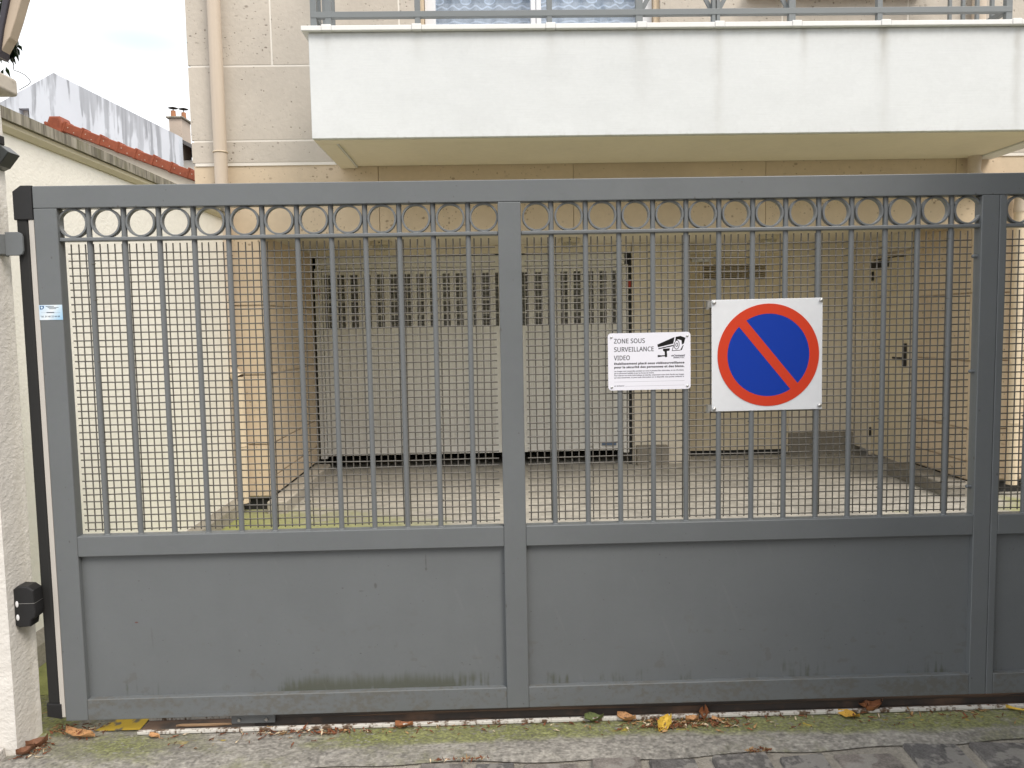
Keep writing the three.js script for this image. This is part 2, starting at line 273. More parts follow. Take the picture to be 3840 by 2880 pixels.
// ------------------------------------------------------------------ apartment building
const house = thing('apartment_building', 'beige stone apartment block with white balcony over a recessed garage porch', 'building');
const FZ = -3.5;
{
  // cores (mortar behind the cladding), solid masses
  const core = part(house, 'wall');
  const mk = (x0, x1, y0, y1, z0, z1, m) => mesh('wall_core', B(x0, x1, y0, y1, z0, z1), m, core);
  mk(-2.38, -0.6, 2.76, 9, -9, FZ - 0.003, M.mortar); mk(1.3, 7.5, 2.76, 9, -9, FZ - 0.003, M.mortar);
  mk(-0.6, 1.3, 5.3, 9, -9, FZ - 0.003, M.mortar); mk(-0.6, 1.3, 2.76, 2.95, -9, FZ - 0.003, M.mortar); mk(-0.6, 1.3, 2.95, 5.3, -9, -3.95, M.porchWall);
  // lower masses
  mk(-2.385, -1.9, 0.11, 2.3, -9, FZ - 0.02, M.porchWall); mk(3.87, 7.5, 0.11, 2.3, -4.42, FZ - 0.02, M.stoneWarm);
  mk(-2.385, 7.5, 2.3, 2.755, -9, FZ - 0.26, M.soffit);
  // stone cladding, upper storey rows with white joints
  const clad = part(house, 'stone_cladding');
  const panel = (x0, x1, y0, y1, z = FZ, m = M.stone) => { const g = RB(x0, x1, y0, y1, z - 0.03, z, 0.0025, 1); uvm(g, 1, rr(0, 5), rr(0, 5)); return mesh('stone_panel', g, m, clad); };
  const row = (y0, y1, xs, hole) => {
    for (let i = 0; i + 1 < xs.length; i++) {
      const g = 0.007; let a = xs[i] + (i ? g : 0), b = xs[i + 1] - g;
      if (hole && y1 > 2.96 && y0 < 5.3) { if (a > -0.6 && b < 1.3) continue; if (a < -0.6 && b > -0.6) b = -0.6; if (a < 1.3 && b > 1.3) a = 1.3; }
      panel(a, b, y0 + g, y1 - g);
    }
  };
  const A = [-2.4, -1.748, -0.75, 0.25, 1.26, 2.27, 3.276, 4.28, 5.28, 6.3, 7.5], C = [-2.4, -1.25, -0.25, 0.76, 1.77, 2.78, 3.78, 4.78, 5.8, 7.5];
  row(2.952, 3.525, C, 1); row(3.525, 4.09, A, 1); row(4.09, 4.66, C, 1); row(4.66, 5.23, A, 1); row(5.23, 5.8, C); row(5.8, 6.4, A);
  row(2.778, 2.952, C);
  for (const [a, b] of [[-2.4, 7.5]]) panel(a, b, 6.4, 9);
  // lintel band below the groove
  const L = [-2.395, -0.95, 0.6, 2.15, 3.7, 5.2, 7.5];
  for (let i = 0; i + 1 < L.length; i++) panel(L[i] + 0.002, L[i + 1] - 0.001, 2.222, 2.766, FZ - 0.012, M.stoneWarm);
  mesh('lintel_beam', B(-2.38, 7.5, 2.226, 2.757, FZ - 0.25, FZ - 0.042), M.stoneWarm, house);
  // piers of the porch: stone courses with open joints
  const ys = [0.116, 0.271, 0.542, 1.107, 1.664, 2.22];
  for (let i = 0; i + 1 < ys.length; i++) {
    const y0 = ys[i] + 0.006, y1 = ys[i + 1] - 0.006, g = 0.004;
    panel(-2.4, -1.88 - g, y0, y1, FZ, M.stoneWarm);
    mesh('stone_panel', uvm(RB(-1.905, -1.88, y0, y1, -5.16, FZ - 0.032, 0.002, 1), 1, rr(0, 3), rr(0, 3)), M.stoneWarm, clad);
    panel(3.85 + g, 5.1, y0, y1, FZ, M.stoneWarm); panel(5.11, 7.5, y0, y1, FZ, M.stoneWarm);
    mesh('stone_panel', uvm(RB(3.85, 3.875, y0, y1, -4.38, FZ - 0.032, 0.002, 1), 1, rr(0, 3), rr(0, 3)), M.stoneWarm, clad);
  }
  mesh('damp_course', B(-2.37, -1.92, 0, 0.113, -5.1, FZ - 0.05), M.bitumen, house); mesh('damp_course', B(3.9, 7.5, 0, 0.113, -4.4, FZ - 0.05), M.bitumen, house);
  // porch: ceiling, back walls, side wall
  mesh('porch_ceiling', B(-1.9, 3.95, 2.285, 2.299, -6.1, FZ - 0.262), M.soffit, house);
  mesh('back_wall', [B(-1.9, 1.36, 2.2, 2.284, -5.45, -5.19), B(1.37, 1.97, 0, 2.284, -6.1, -5.19), B(1.975, 2.01, 0, 2.284, -6.1, -5.56), B(2.01, 3.15, 2.19, 2.284, -6.1, -5.56), B(3.15, 3.85, 0.24, 2.284, -6.1, -5.56)], M.porchWall, house);
  mesh('side_wall', [B(3.851, 4.3, 0.1, 2.284, -6.1, -5.19), B(3.851, 4.3, 2.12, 2.284, -5.19, -4.425)], M.porchWall, house);
  const wbm = std({ map: rep(T.concrete, 1), color: lin(1.0, 0.95, 0.86) }); mesh('wall_base', B(3.15, 3.95, 0, 0.238, -6.1, -5.54), wbm, house); mesh('wall_base', B(1.4, 1.72, 0, 0.2, -5.188, -5.1), wbm, house);
  for (const y of [0.542, 1.107, 1.664]) { mesh('joint_strip', B(1.372, 1.968, y - 0.014, y + 0.014, -5.188, -5.183), M.soffit, house); }
  // garage interior behind the door
  mesh('garage_interior', [B(-1.95, 1.45, -0.04, 2.3, -8.6, -8.5), B(-1.93, -1.9, 0, 2.3, -8.5, -5.3), B(1.4, 1.43, 0, 2.3, -8.5, -6.11), B(-1.9, 1.4, 2.21, 2.29, -8.5, -5.46), B(-1.9, 1.4, -0.04, 0.001, -8.5, -5.92)], M.darkenedConcrete, house);
}
{ // garage door: pressed steel leaf with rows of louvred slots
  const gd = part(house, 'garage_door'), DZ = -5.24, x0 = -1.8, x1 = 1.27, y0 = 0.147, y1 = 2.07;
  const holes = [], cols = 23, pitch = (1.215 + 1.745) / (cols - 1);
  for (let c = 0; c < cols; c++) for (const s of [-1, 1]) for (let q = 0; q < 4; q++) {
    const cx = -1.745 + c * pitch + s * 0.0195, a = 1.465 + q * 0.139, b = a + 0.13;
    holes.push([[cx - 0.0168, a], [cx - 0.0168, b], [cx + 0.0168, b], [cx + 0.0168, a]]);
  }
  mesh('leaf', uvm(extrude([[x0, y0], [x1, y0], [x1, y1], [x0, y1]], 0.02, 0, holes).translate(0, 0, DZ - 0.02)), M.door, gd);
  for (let c = 0; c < cols; c++) {
    const a = [], cx = -1.745 + c * pitch;
    for (const s of [-1, 1]) for (let q = 0; q < 4; q++) for (let k = 0; k < 9; k++) { const y = 1.465 + q * 0.139 + 0.0075 + k * 0.0144; a.push(B(cx + s * 0.0195 - 0.0168, cx + s * 0.0195 + 0.0168, y - 0.0012, y + 0.0012, DZ - 0.019, DZ - 0.009)); }
    mesh('vent_grille', a, M.door, gd);
    if (c < cols - 1) for (const s of [-1, 1]) mesh('rib', RB(cx + pitch / 2 + s * 0.012 - 0.005, cx + pitch / 2 + s * 0.012 + 0.005, 0.23, 2.05, DZ - 0.001, DZ + 0.008, 0.003, 1), M.door, gd);
    if (c < cols - 1) mesh('rib', RB(cx - 0.004, cx + 0.004, 0.23, 1.44, DZ - 0.001, DZ + 0.006, 0.002, 1), M.door, gd);
  }
  mesh('top_bar', RB(-1.86, 1.3, 2.075, 2.185, DZ - 0.03, DZ + 0.02), M.door, gd);
  mesh('bottom_bar', RB(x0, x1, y0, y0 + 0.07, DZ, DZ + 0.012, 0.003, 1), M.door, gd);
  mesh('jamb', RB(-1.872, -1.806, 0.12, 2.073, DZ - 0.03, DZ + 0.03), M.door, gd); mesh('jamb', RB(1.276, 1.335, 0.12, 2.073, DZ - 0.03, DZ + 0.03), M.door, gd);
  mesh('rubber_seal', B(1.337, 1.362, 0.0, 2.19, DZ - 0.04, DZ + 0.02), M.black, gd); mesh('rubber_seal', B(-1.865, 1.335, 2.187, 2.2, DZ - 0.02, DZ + 0.03), M.black, gd);
  const red = std({ color: lin(0.35, 0.03, 0.015), roughness: 0.4 });
  mesh('red_marker', RB(1.335, 1.36, 1.83, 1.905, DZ + 0.02, DZ + 0.045), red, gd); mesh('red_marker', RB(-1.84, -1.82, 1.81, 1.87, DZ + 0.03, DZ + 0.05), red, gd);
  mesh('handle', RB(1.05, 1.2, 0.2, 0.235, DZ + 0.012, DZ + 0.03), std({ color: lin(0.12, 0.17, 0.26), roughness: 0.4 }), gd);
  mesh('bolt', Array.from({ length: 14 }, (_, i) => new THREE.CylinderGeometry(0.008, 0.008, 0.006, 8).rotateX(Math.PI / 2).translate(-1.7 + i * 0.22, 0.19, DZ + 0.014)), M.steel, gd);
}
{ // plain service door with vent, and the side door
  const d = part(house, 'service_door');
  mesh('leaf', uvm(extrude([[2.034, 0.06], [3.126, 0.06], [3.126, 2.157], [2.034, 2.157]], 0.04, 0, [[[2.2, 1.916], [2.89, 1.916], [2.89, 2.084], [2.2, 2.084]]]).translate(0, 0, -5.62)), M.flatDoor, d);
  mesh('frame', [B(2.012, 2.028, 0.03, 2.188, -5.63, -5.565), B(3.132, 3.148, 0.03, 2.188, -5.63, -5.565), B(2.028, 3.132, 2.163, 2.188, -5.63, -5.565)], M.flatDoor, d);
  mesh('threshold', B(2.012, 3.148, 0.001, 0.055, -5.65, -5.6), M.bitumen, d);
  const v = part(house, 'vent_panel');
  mesh('vent_frame', [B(2.17, 2.2, 1.9, 2.1, -5.579, -5.565), B(2.89, 2.92, 1.9, 2.1, -5.579, -5.565), B(2.2, 2.89, 2.085, 2.1, -5.579, -5.565), B(2.2, 2.89, 1.9, 1.915, -5.579, -5.565)], M.flatDoor, v);
  mesh('vent_duct', [B(2.19, 2.9, 1.9, 1.915, -6.1, -5.621), B(2.19, 2.9, 2.085, 2.1, -6.1, -5.621), B(2.185, 2.199, 1.9, 2.1, -6.1, -5.621), B(2.891, 2.905, 1.9, 2.1, -6.1, -5.621), B(2.19, 2.9, 1.9, 2.1, -6.12, -6.1)], M.flatDoor, v);
  for (let k = 0; k < 7; k++) { const g = B(2.201, 2.889, -0.0015, 0.0015, -0.009, 0.009); g.rotateX(0.7); g.translate(0, 1.932 + k * 0.0225, -5.598); mesh('slat', g, M.flatDoor, v); }
  mesh('notice_box', RB(2.08, 2.27, 2.11, 2.15, -5.58, -5.55), M.pvc, house);
  const s = part(house, 'side_door');
  mesh('leaf', RB(3.862, 3.9, 0.07, 2.1, -5.16, -4.45, 0.003), M.flatDoor, s);
  mesh('frame', [B(3.852, 3.92, 0.05, 2.118, -5.188, -5.165), B(3.852, 3.92, 0.05, 2.118, -4.447, -4.427)], M.porchWall, s);
  mesh('handle_plate', RB(3.845, 3.861, 1.0, 1.23, -4.53, -4.49), M.black, s); mesh('handle', RB(3.79, 3.806, 1.08, 1.1, -4.63, -4.5), M.black, s); mesh('handle_neck', RB(3.806, 3.846, 1.082, 1.098, -4.52, -4.5), M.black, s);
  mesh('door_closer', RB(3.8, 3.861, 1.98, 2.04, -5.1, -4.85), M.dark, s); mesh('closer_arm', [B(3.77, 3.79, 2.05, 2.06, -4.98, -4.55), B(3.77, 3.86, 2.05, 2.06, -4.56, -4.54)], M.dark, s);
  mesh('hinge', [B(3.845, 3.861, 1.86, 1.95, -5.17, -5.15)], M.dark, s); mesh('hinge', [B(3.845, 3.861, 0.25, 0.34, -5.17, -5.15)], M.dark, s);
}
// kerbs inside the porch
one('kerb', uvm(RB(-1.9, -1.74, -0.02, 0.1, -5.05, -3.38, 0.015)), std({ map: rep(T.concrete, 1), color: lin(1.5, 1.45, 1.35) }), 'pale concrete kerb at the foot of the porch pier beside the garage door', 'kerb');
one('threshold_block', uvm(RB(3.62, 3.86, -0.02, 0.11, -4.36, -3.4, 0.02)), std({ map: rep(T.concrete, 1), color: lin(0.75, 0.72, 0.66) }), 'low dark concrete block along the foot of the porch side wall', 'kerb');

{ // balcony
  const b = part(house, 'balcony'), Z = -2.55, XL = -1.246, XR = 3.977, YB = 2.733, YT = 3.42;
  const posts = [-1.12, -0.528, 0.356, 0.961, 1.482, 2.0, 2.6, 3.49];
  const t = tex(2048, 384, (u, v) => {
    const x = mix(XL, XR, u), y = mix(YB, YT, v), d = YT - y;
    const a = fbm(u, v, 10, 3, 5, 501), f = fbm(u, v, 160, 6, 4, 505), sp = fbm(u, v, 300, 44, 3, 509);
    const pa = sst(0.52, 0.6, fbm(u, v, 26, 5, 5, 523)); let k = 0.93 + 0.08 * a + 0.05 * (sp - 0.5) - 0.018 * pa; let c = [0.665 * k, 0.685 * k, 0.695 * k];
    let s = 0;
    [[-1.12, 0.03, 0.08, 0.4], [-0.528, 0.05, 0.1, 0.35], [0.356, 0.05, 0.14, 0.35], [0.961, 0.06, 0.25, 0.3], [1.482, 0.035, 0.7, 0.36], [2.06, 0.03, 0.14, 0.6], [2.6, 0.04, 0.2, 0.85], [2.62, 0.03, 0.6, 0.3], [3.52, 0.03, 0.7, 0.5]].forEach(([px, w, len, amt]) => {
      const q = (x - px + 0.03 * (f - 0.5)) / w; s = Math.max(s, amt * Math.exp(-q * q) * Math.exp(-d / len) * (0.5 + f));
    });
    s = Math.max(s, 0.34 * Math.exp(-d / (0.012 + 0.03 * f)) * (0.4 + f));           // grime line in the drip edge
    s = Math.max(s, 0.25 * sst(0.62, 0.8, fbm(u, v, 40, 8, 4, 515)) * sst(0.35, 0.1, d + 0.5 * f));
    const low = sst(0.55, 0.75, fbm(u, v, 220, 20, 3, 519)) * Math.exp(-(y - YB) / 0.03); s = Math.max(s, 0.2 * low);
    return mix3(c, [0.3, 0.28, 0.24], Math.min(0.8, 0.75 * s));
  }, true, false);
  mesh('parapet', uvRect(RB(XL, XR, YB, YT, Z - 0.14, Z, 0.006), XL, XR, YB, YT), std({ map: t, bumpMap: rep(T.stucco, 2), bumpScale: 0.0006, roughness: 0.8 }), b);
  mesh('parapet_return', B(XL, XL + 0.14, YB, YT, FZ + 0.001, Z - 0.142), std({ map: rep(T.mottle, 0.5), color: lin(0.73, 0.735, 0.73) }), b);
  mesh('parapet_return', B(XR - 0.14, XR, YB, YT, FZ + 0.001, Z - 0.142), std({ map: rep(T.mottle, 0.5), color: lin(0.73, 0.735, 0.73) }), b);
  mesh('slab', B(XL + 0.141, XR - 0.141, YB + 0.012, YB + 0.2, FZ + 0.001, Z - 0.142), M.soffit, b);
  mesh('drip_groove', [B(XL + 0.006, XR - 0.006, YB - 0.004, YB + 0.002, Z - 0.13, Z - 0.03), B(XL + 0.01, XL + 0.13, YB - 0.004, YB + 0.002, FZ + 0.002, Z - 0.135)], M.soffit, b);
  const capM = std({ map: rep(T.mottle, 2), color: lin(0.78, 0.785, 0.785), roughness: 0.5 });
  const edges = [XL - 0.04, ...posts, XR + 0.04];
  for (let i = 0; i + 1 < edges.length; i++) mesh('coping', RB(edges[i] + (i ? 0.033 : 0), edges[i + 1] - (i + 2 < edges.length ? 0.033 : 0), YT + 0.001, YT + 0.033, Z - 0.2, Z + 0.035, 0.004), capM, b);
  for (const p of posts) mesh('coping_cover', RB(p - 0.032, p + 0.032, YT + 0.0005, YT + 0.04, Z - 0.203, Z + 0.038, 0.004), capM, b);
  // railing
  const r = part(house, 'railing'), RZ = -2.62;
  const P = [[-1.219, 0.042], [-1.122, 0.042], [-0.528, 0.036], [0.356, 0.036], [0.961, 0.048], [1.466, 0.024], [1.497, 0.024], [2.0, 0.046], [2.6, 0.036], [3.49, 0.044]];
  for (const [x, w] of P) mesh('post', RB(x - w / 2, x + w / 2, YT + 0.041, 4.45, RZ - 0.02, RZ + 0.02, 0.003), M.railPaint, r);
  mesh('bottom_rail', RB(-1.236, 3.51, 3.533, 3.572, RZ - 0.017, RZ + 0.0235, 0.003), M.railPaint, r);
  mesh('top_rail', RB(-1.245, 3.52, 4.45, 4.5, RZ - 0.025, RZ + 0.025, 0.005), M.railPaint, r);
  const diag = (xa, ya, xb, yb) => { const L = Math.hypot(xb - xa, yb - ya), g = new RoundedBoxGeometry(L, 0.03, 0.012, 1, 0.003); g.rotateZ(Math.atan2(yb - ya, xb - xa)); g.translate((xa + xb) / 2, (ya + yb) / 2, RZ); mesh('brace', uvm(g), M.railPaint, r); };
  for (const [xa, xb] of [[0.985, 1.454], [1.509, 1.977]]) { diag(xa, 3.58, xb, 4.44); const n = r.children.length; diag(xa, 4.44, xb, 3.58); r.children[n].position.z = -0.014; }
  // returns to the facade at both ends
  for (const x of [-1.219, 3.49]) {
    mesh('return_rail', RB(x - 0.018, x + 0.018, 3.535, 3.57, FZ + 0.002, RZ - 0.022, 0.003), M.railPaint, r);
    mesh('return_rail', RB(x - 0.02, x + 0.02, 4.45, 4.5, FZ + 0.002, RZ - 0.03, 0.003), M.railPaint, r);
    for (let k = 1; k < 5; k++) mesh('baluster', RB(x - 0.012, x + 0.012, YT + 0.041, 4.449, RZ - 0.17 * k - 0.012, RZ - 0.17 * k + 0.012, 0.002), M.railPaint, r);
  }
}
{ // french window behind the railing
  const w = part(house, 'window');
  const F = (x0, x1, y0, y1, n = 'frame') => mesh(n, RB(x0, x1, y0, y1, -3.66, -3.6, 0.006), M.pvc, w);
  for (const x of [-0.6, 1.26]) mesh('reveal', B(x, x + 0.04, 2.95, 5.3, -3.95, -3.531), M.stoneWarm, w);
  F(-0.556, -0.47, 2.955, 5.29); F(1.17, 1.256, 2.955, 5.29); F(-0.468, 1.168, 5.2, 5.29); F(-0.468, 1.168, 2.955, 3.06); F(0.285, 0.325, 3.062, 5.198); F(0.329, 0.369, 3.062, 5.198);
  const glass = new THREE.MeshPhysicalMaterial({ color: 0xffffff, roughness: 0.02, transmission: 1, thickness: 0, ior: 1.5, side: THREE.DoubleSide });
  mesh('pane', B(-0.467, 0.284, 3.061, 5.199, -3.632, -3.628), glass, w); mesh('pane', B(0.37, 1.169, 3.061, 5.199, -3.632, -3.628), glass, w);
  const lace = tex(1024, 1024, (u, v) => { // net curtain with a woven band pattern of little birds
    const y = (v * 1024) % 150, x = (u * 1024) % 118, xb = Math.floor(u * 1024 / 118);
    let k = 0.3 + 0.1 * (fbm(u, v, 200, 200, 2, 601)) + 0.1 * fbm(u, v, 9, 2, 3, 603);
    const flip = xb % 2 ? 118 - x : x, e = (cx, cy, rx, ry) => Math.hypot((flip - cx) / rx, (y - cy) / ry);
    if (e(55, 60, 26, 12) < 1 || e(80, 74, 10, 9) < 1 || e(34, 74, 14, 7) < 1) k += 0.26;
    if (e(55, 60, 20, 7) < 1) k -= 0.12;
    if (Math.abs(y - 38 - 4 * Math.sin(u * 120)) < 3) k += 0.2;
    if (y > 100 && y < 128) { const q = (u * 1024) % 26; k += Math.hypot((q - 13) / 11, (y - 112) / 12) < 1 && Math.abs(q - 13) > 3 ? 0.24 : 0; }
    if (Math.abs(y - 134 - 3 * Math.sin(u * 60)) < 3) k += 0.16;
    return [k * 0.75, k * 0.9, k * 1.12];
  });
  const g = new THREE.PlaneGeometry(1.8, 2.3, 120, 1); const p = g.attributes.position;
  for (let i = 0; i < p.count; i++) p.setZ(i, 0.012 * Math.sin(p.getX(i) * 34) + 0.006 * Math.sin(p.getX(i) * 71)); g.computeVertexNormals(); g.translate(0.35, 4.1, -3.74);
  mesh('net_curtain', g, std({ map: lace, roughness: 0.95 }), w);
  // roller shutter box edge over the right-hand rooms
  mesh('shutter_ledge', RB(1.98, 3.35, 3.99, 4.06, FZ, FZ + 0.11, 0.004), M.stone, house);
}
{ // downpipes
  const d = thing('downpipe', 'beige round downpipe on the corner of the stone facade', 'pipe');
  mesh('pipe', cyl(0.05, -2.155, 1.15, 9, FZ + 0.07, 24), M.pipe, d); mesh('lower_pipe', cyl(0.045, -2.085, 0.09, 1.1, FZ + 0.09, 20), M.pipeLow, d);
  mesh('offset', new THREE.TubeGeometry(new THREE.LineCurve3(new THREE.Vector3(-2.155, 1.16, FZ + 0.07), new THREE.Vector3(-2.085, 1.09, FZ + 0.09)), 2, 0.047, 16), M.pipeLow, d);
  for (const y of [0.55, 1.2, 2.85, 4.4]) mesh('bracket', [new THREE.TorusGeometry(y < 1.1 ? 0.047 : 0.053, 0.005, 6, 24).rotateX(Math.PI / 2).translate(y < 1.1 ? -2.085 : -2.155, y, FZ + (y < 1.1 ? 0.09 : 0.07)), new THREE.BoxGeometry(0.012, 0.012, 0.06).translate(y < 1.1 ? -2.085 : -2.155, y, FZ + 0.02)], M.pipeLow, d);
  const e = thing('downpipe', 'beige downpipe that passes behind the balcony end and steps down beside the far pier', 'pipe');
  mesh('pipe', cyl(0.05, 3.8, 2.72, 9, FZ + 0.07, 24), M.pipe, e);
  mesh('offset', new THREE.TubeGeometry(new THREE.CatmullRomCurve3([[3.8, 2.73, FZ + 0.07], [3.8, 2.61, FZ + 0.07], [3.85, 2.565, FZ + 0.07], [4.12, 2.515, FZ + 0.07], [4.178, 2.47, FZ + 0.07], [4.178, 2.3, FZ + 0.07]].map((p) => new THREE.Vector3(...p))), 24, 0.048, 16), M.pipe, e);
  mesh('lower_pipe', cyl(0.042, 4.178, 0.09, 2.31, FZ + 0.07, 20), M.pipeLow, e);
  for (const y of [0.6, 1.35]) mesh('bracket', [new THREE.TorusGeometry(0.045, 0.005, 6, 24).rotateX(Math.PI / 2).translate(4.178, y, FZ + 0.07), new THREE.BoxGeometry(0.012, 0.012, 0.06).translate(4.178, y, FZ + 0.02)], M.pipeLow, e);
}
{ // bulkhead lamps on the porch ceiling, switched off
  const spots = [[-1.115, 'round cream bulkhead lamp on the porch ceiling above the louvred garage door, by the pier'], [0.68, 'round cream bulkhead lamp on the porch ceiling above the middle of the garage door'], [2.6, 'round cream bulkhead lamp on the porch ceiling in front of the plain service door']];
  const glass = new THREE.MeshPhysicalMaterial({ color: lin(0.8, 0.78, 0.7), roughness: 0.15, transmission: 0.85, thickness: 0, side: THREE.DoubleSide });
  for (const [x, label] of spots) {
    const l = thing('ceiling_lamp', label, 'lamp', 'porch ceiling lamps'); l.position.set(x, 2.284, -4.7);
    mesh('base', new THREE.CylinderGeometry(0.105, 0.105, 0.034, 28).translate(0, -0.018, 0), std({ color: lin(0.62, 0.56, 0.44), roughness: 0.5 }), l);
    mesh('glass_dome', new THREE.LatheGeometry([[0.08, -0.036], [0.078, -0.06], [0.066, -0.082], [0.035, -0.092], [0.0, -0.094]].map((p) => new THREE.Vector2(...p)), 28), glass, l);
    mesh('bulb', new THREE.SphereGeometry(0.028, 16, 12).translate(0, -0.06, 0), M.white, l);
    mesh('screw', new THREE.CylinderGeometry(0.007, 0.007, 0.006, 10).rotateX(Math.PI / 2).translate(0, -0.018, 0.105), M.dark, l);
  }
}

// ------------------------------------------------------------------ boundary wall, tile-capped wall, neighbour's house
{
  const w = thing('boundary_wall', 'cream rendered side wall with stained concrete coping running back from the gate', 'wall');
  mesh('wall_face', B(-2.4, -2.15, 0, 2.335, -3.46, -0.02), M.creamWall, w);
  mesh('skirting', (() => { const g = extrude([[0, 0], [0.05, 0], [0.045, 0.09], [0.008, 0.13], [0, 0.13]], 3.42); g.translate(-2.149, 0.001, -3.45); return uvm(g); })(), std({ map: rep(T.concrete, 1), color: lin(1.2, 1.15, 1.05) }), w);
  mesh('moulding', (() => { const g = extrude([[-0.3, 0], [0.012, 0], [0.03, 0.02], [0.03, 0.04], [-0.3, 0.04]], 3.42); g.translate(-2.15, 2.336, -3.45); return uvm(g); })(), M.copingLow, w);
  const zs = [-0.02, -0.62, -1.63, -2.65, -3.46];
  for (let i = 0; i + 1 < zs.length; i++) { const g = extrude([[-0.34, 0], [0.045, 0], [0.045, 0.05], [-0.14, 0.085], [-0.34, 0.05]], zs[i] - zs[i + 1] - 0.006, 0.003); g.translate(-2.15 + rr(-0.003, 0.003), 2.378, zs[i + 1] + 0.003); const m = uvm(g, 1, rr(0, 2), rr(0, 1)); mesh('coping_stone', m, M.coping, w); }
}
{ // small gabled house: its verge of red clay tiles shows over the boundary wall
  const w = thing('garden_house', 'pale rendered gable with a verge of red clay tiles behind the boundary wall', 'building'), GZ = -11, ax = -7.467, ay = 4.975, sl = 0.394;
  const rY = (x) => ay - sl * Math.abs(x - ax);
  const wall = extrude([[-12.4, 0], [-3.6, 0], [-3.6, rY(-3.6)], [ax, ay], [-12.4, rY(-12.4)]], 0.25); wall.translate(0, -0.02, GZ - 0.25);
  mesh('gable_wall', uvm(wall), std({ map: rep(T.mottle, 0.5), color: lin(0.74, 0.68, 0.58), bumpMap: rep(T.stucco, 1.4), bumpScale: 0.003 }), w);
  const th = Math.atan(sl), roofM = M.tile[0];
  for (const sx of [1, -1]) { const g = new THREE.BoxGeometry(4.7, 0.06, 4.2); g.translate(2.35, 0, 0); g.rotateZ(-th); if (sx < 0) g.rotateY(Math.PI); g.translate(ax, ay + 0.02, GZ - 2.36); mesh('roof', uvm(g), roofM, w); }
  const tl = 0.317, body = uvm(RB(0, tl, -0.06, 0.1, -0.16, 0.07, 0.018, 2)), collar = uvm(RB(-0.014, 0.03, -0.068, 0.122, -0.18, 0.084, 0.016, 2)), nail = new THREE.SphereGeometry(0.011, 8, 6), pale = std({ color: lin(0.5, 0.36, 0.28) });
  for (const sx of [1, -1]) for (let k = 0; k < (sx > 0 ? 15 : 8); k++) {
    const t = part(w, 'verge_tile'), d = 0.13 + k * tl; t.position.set(ax + sx * d * Math.cos(th), ay - d * Math.sin(th) + 0.045 + rr(-0.006, 0.006), GZ + 0.03 + rr(-0.006, 0.006)); t.rotation.z = sx > 0 ? -th + rr(-0.012, 0.012) : Math.PI + th; if (sx < 0) t.scale.y = -1;
    mesh('tile_body', body, M.tile[k % 3], t); mesh('tile_collar', collar, M.tile[(k + 1) % 3], t);
    for (const [nx, ny] of [[0.08, 0.03], [0.2, -0.02]]) { const n = mesh('nail', nail, pale, t); n.position.set(nx, ny, 0.068); }
  }
  const cap = extrude([[-0.1, -0.15], [-0.135, 0.03], [-0.085, 0.15], [0.085, 0.15], [0.135, 0.03], [0.1, -0.15]], 0.3, 0.03); cap.translate(ax, ay + 0.04, GZ - 0.2); mesh('apex_tile', uvm(cap), M.tile[1], w);
}
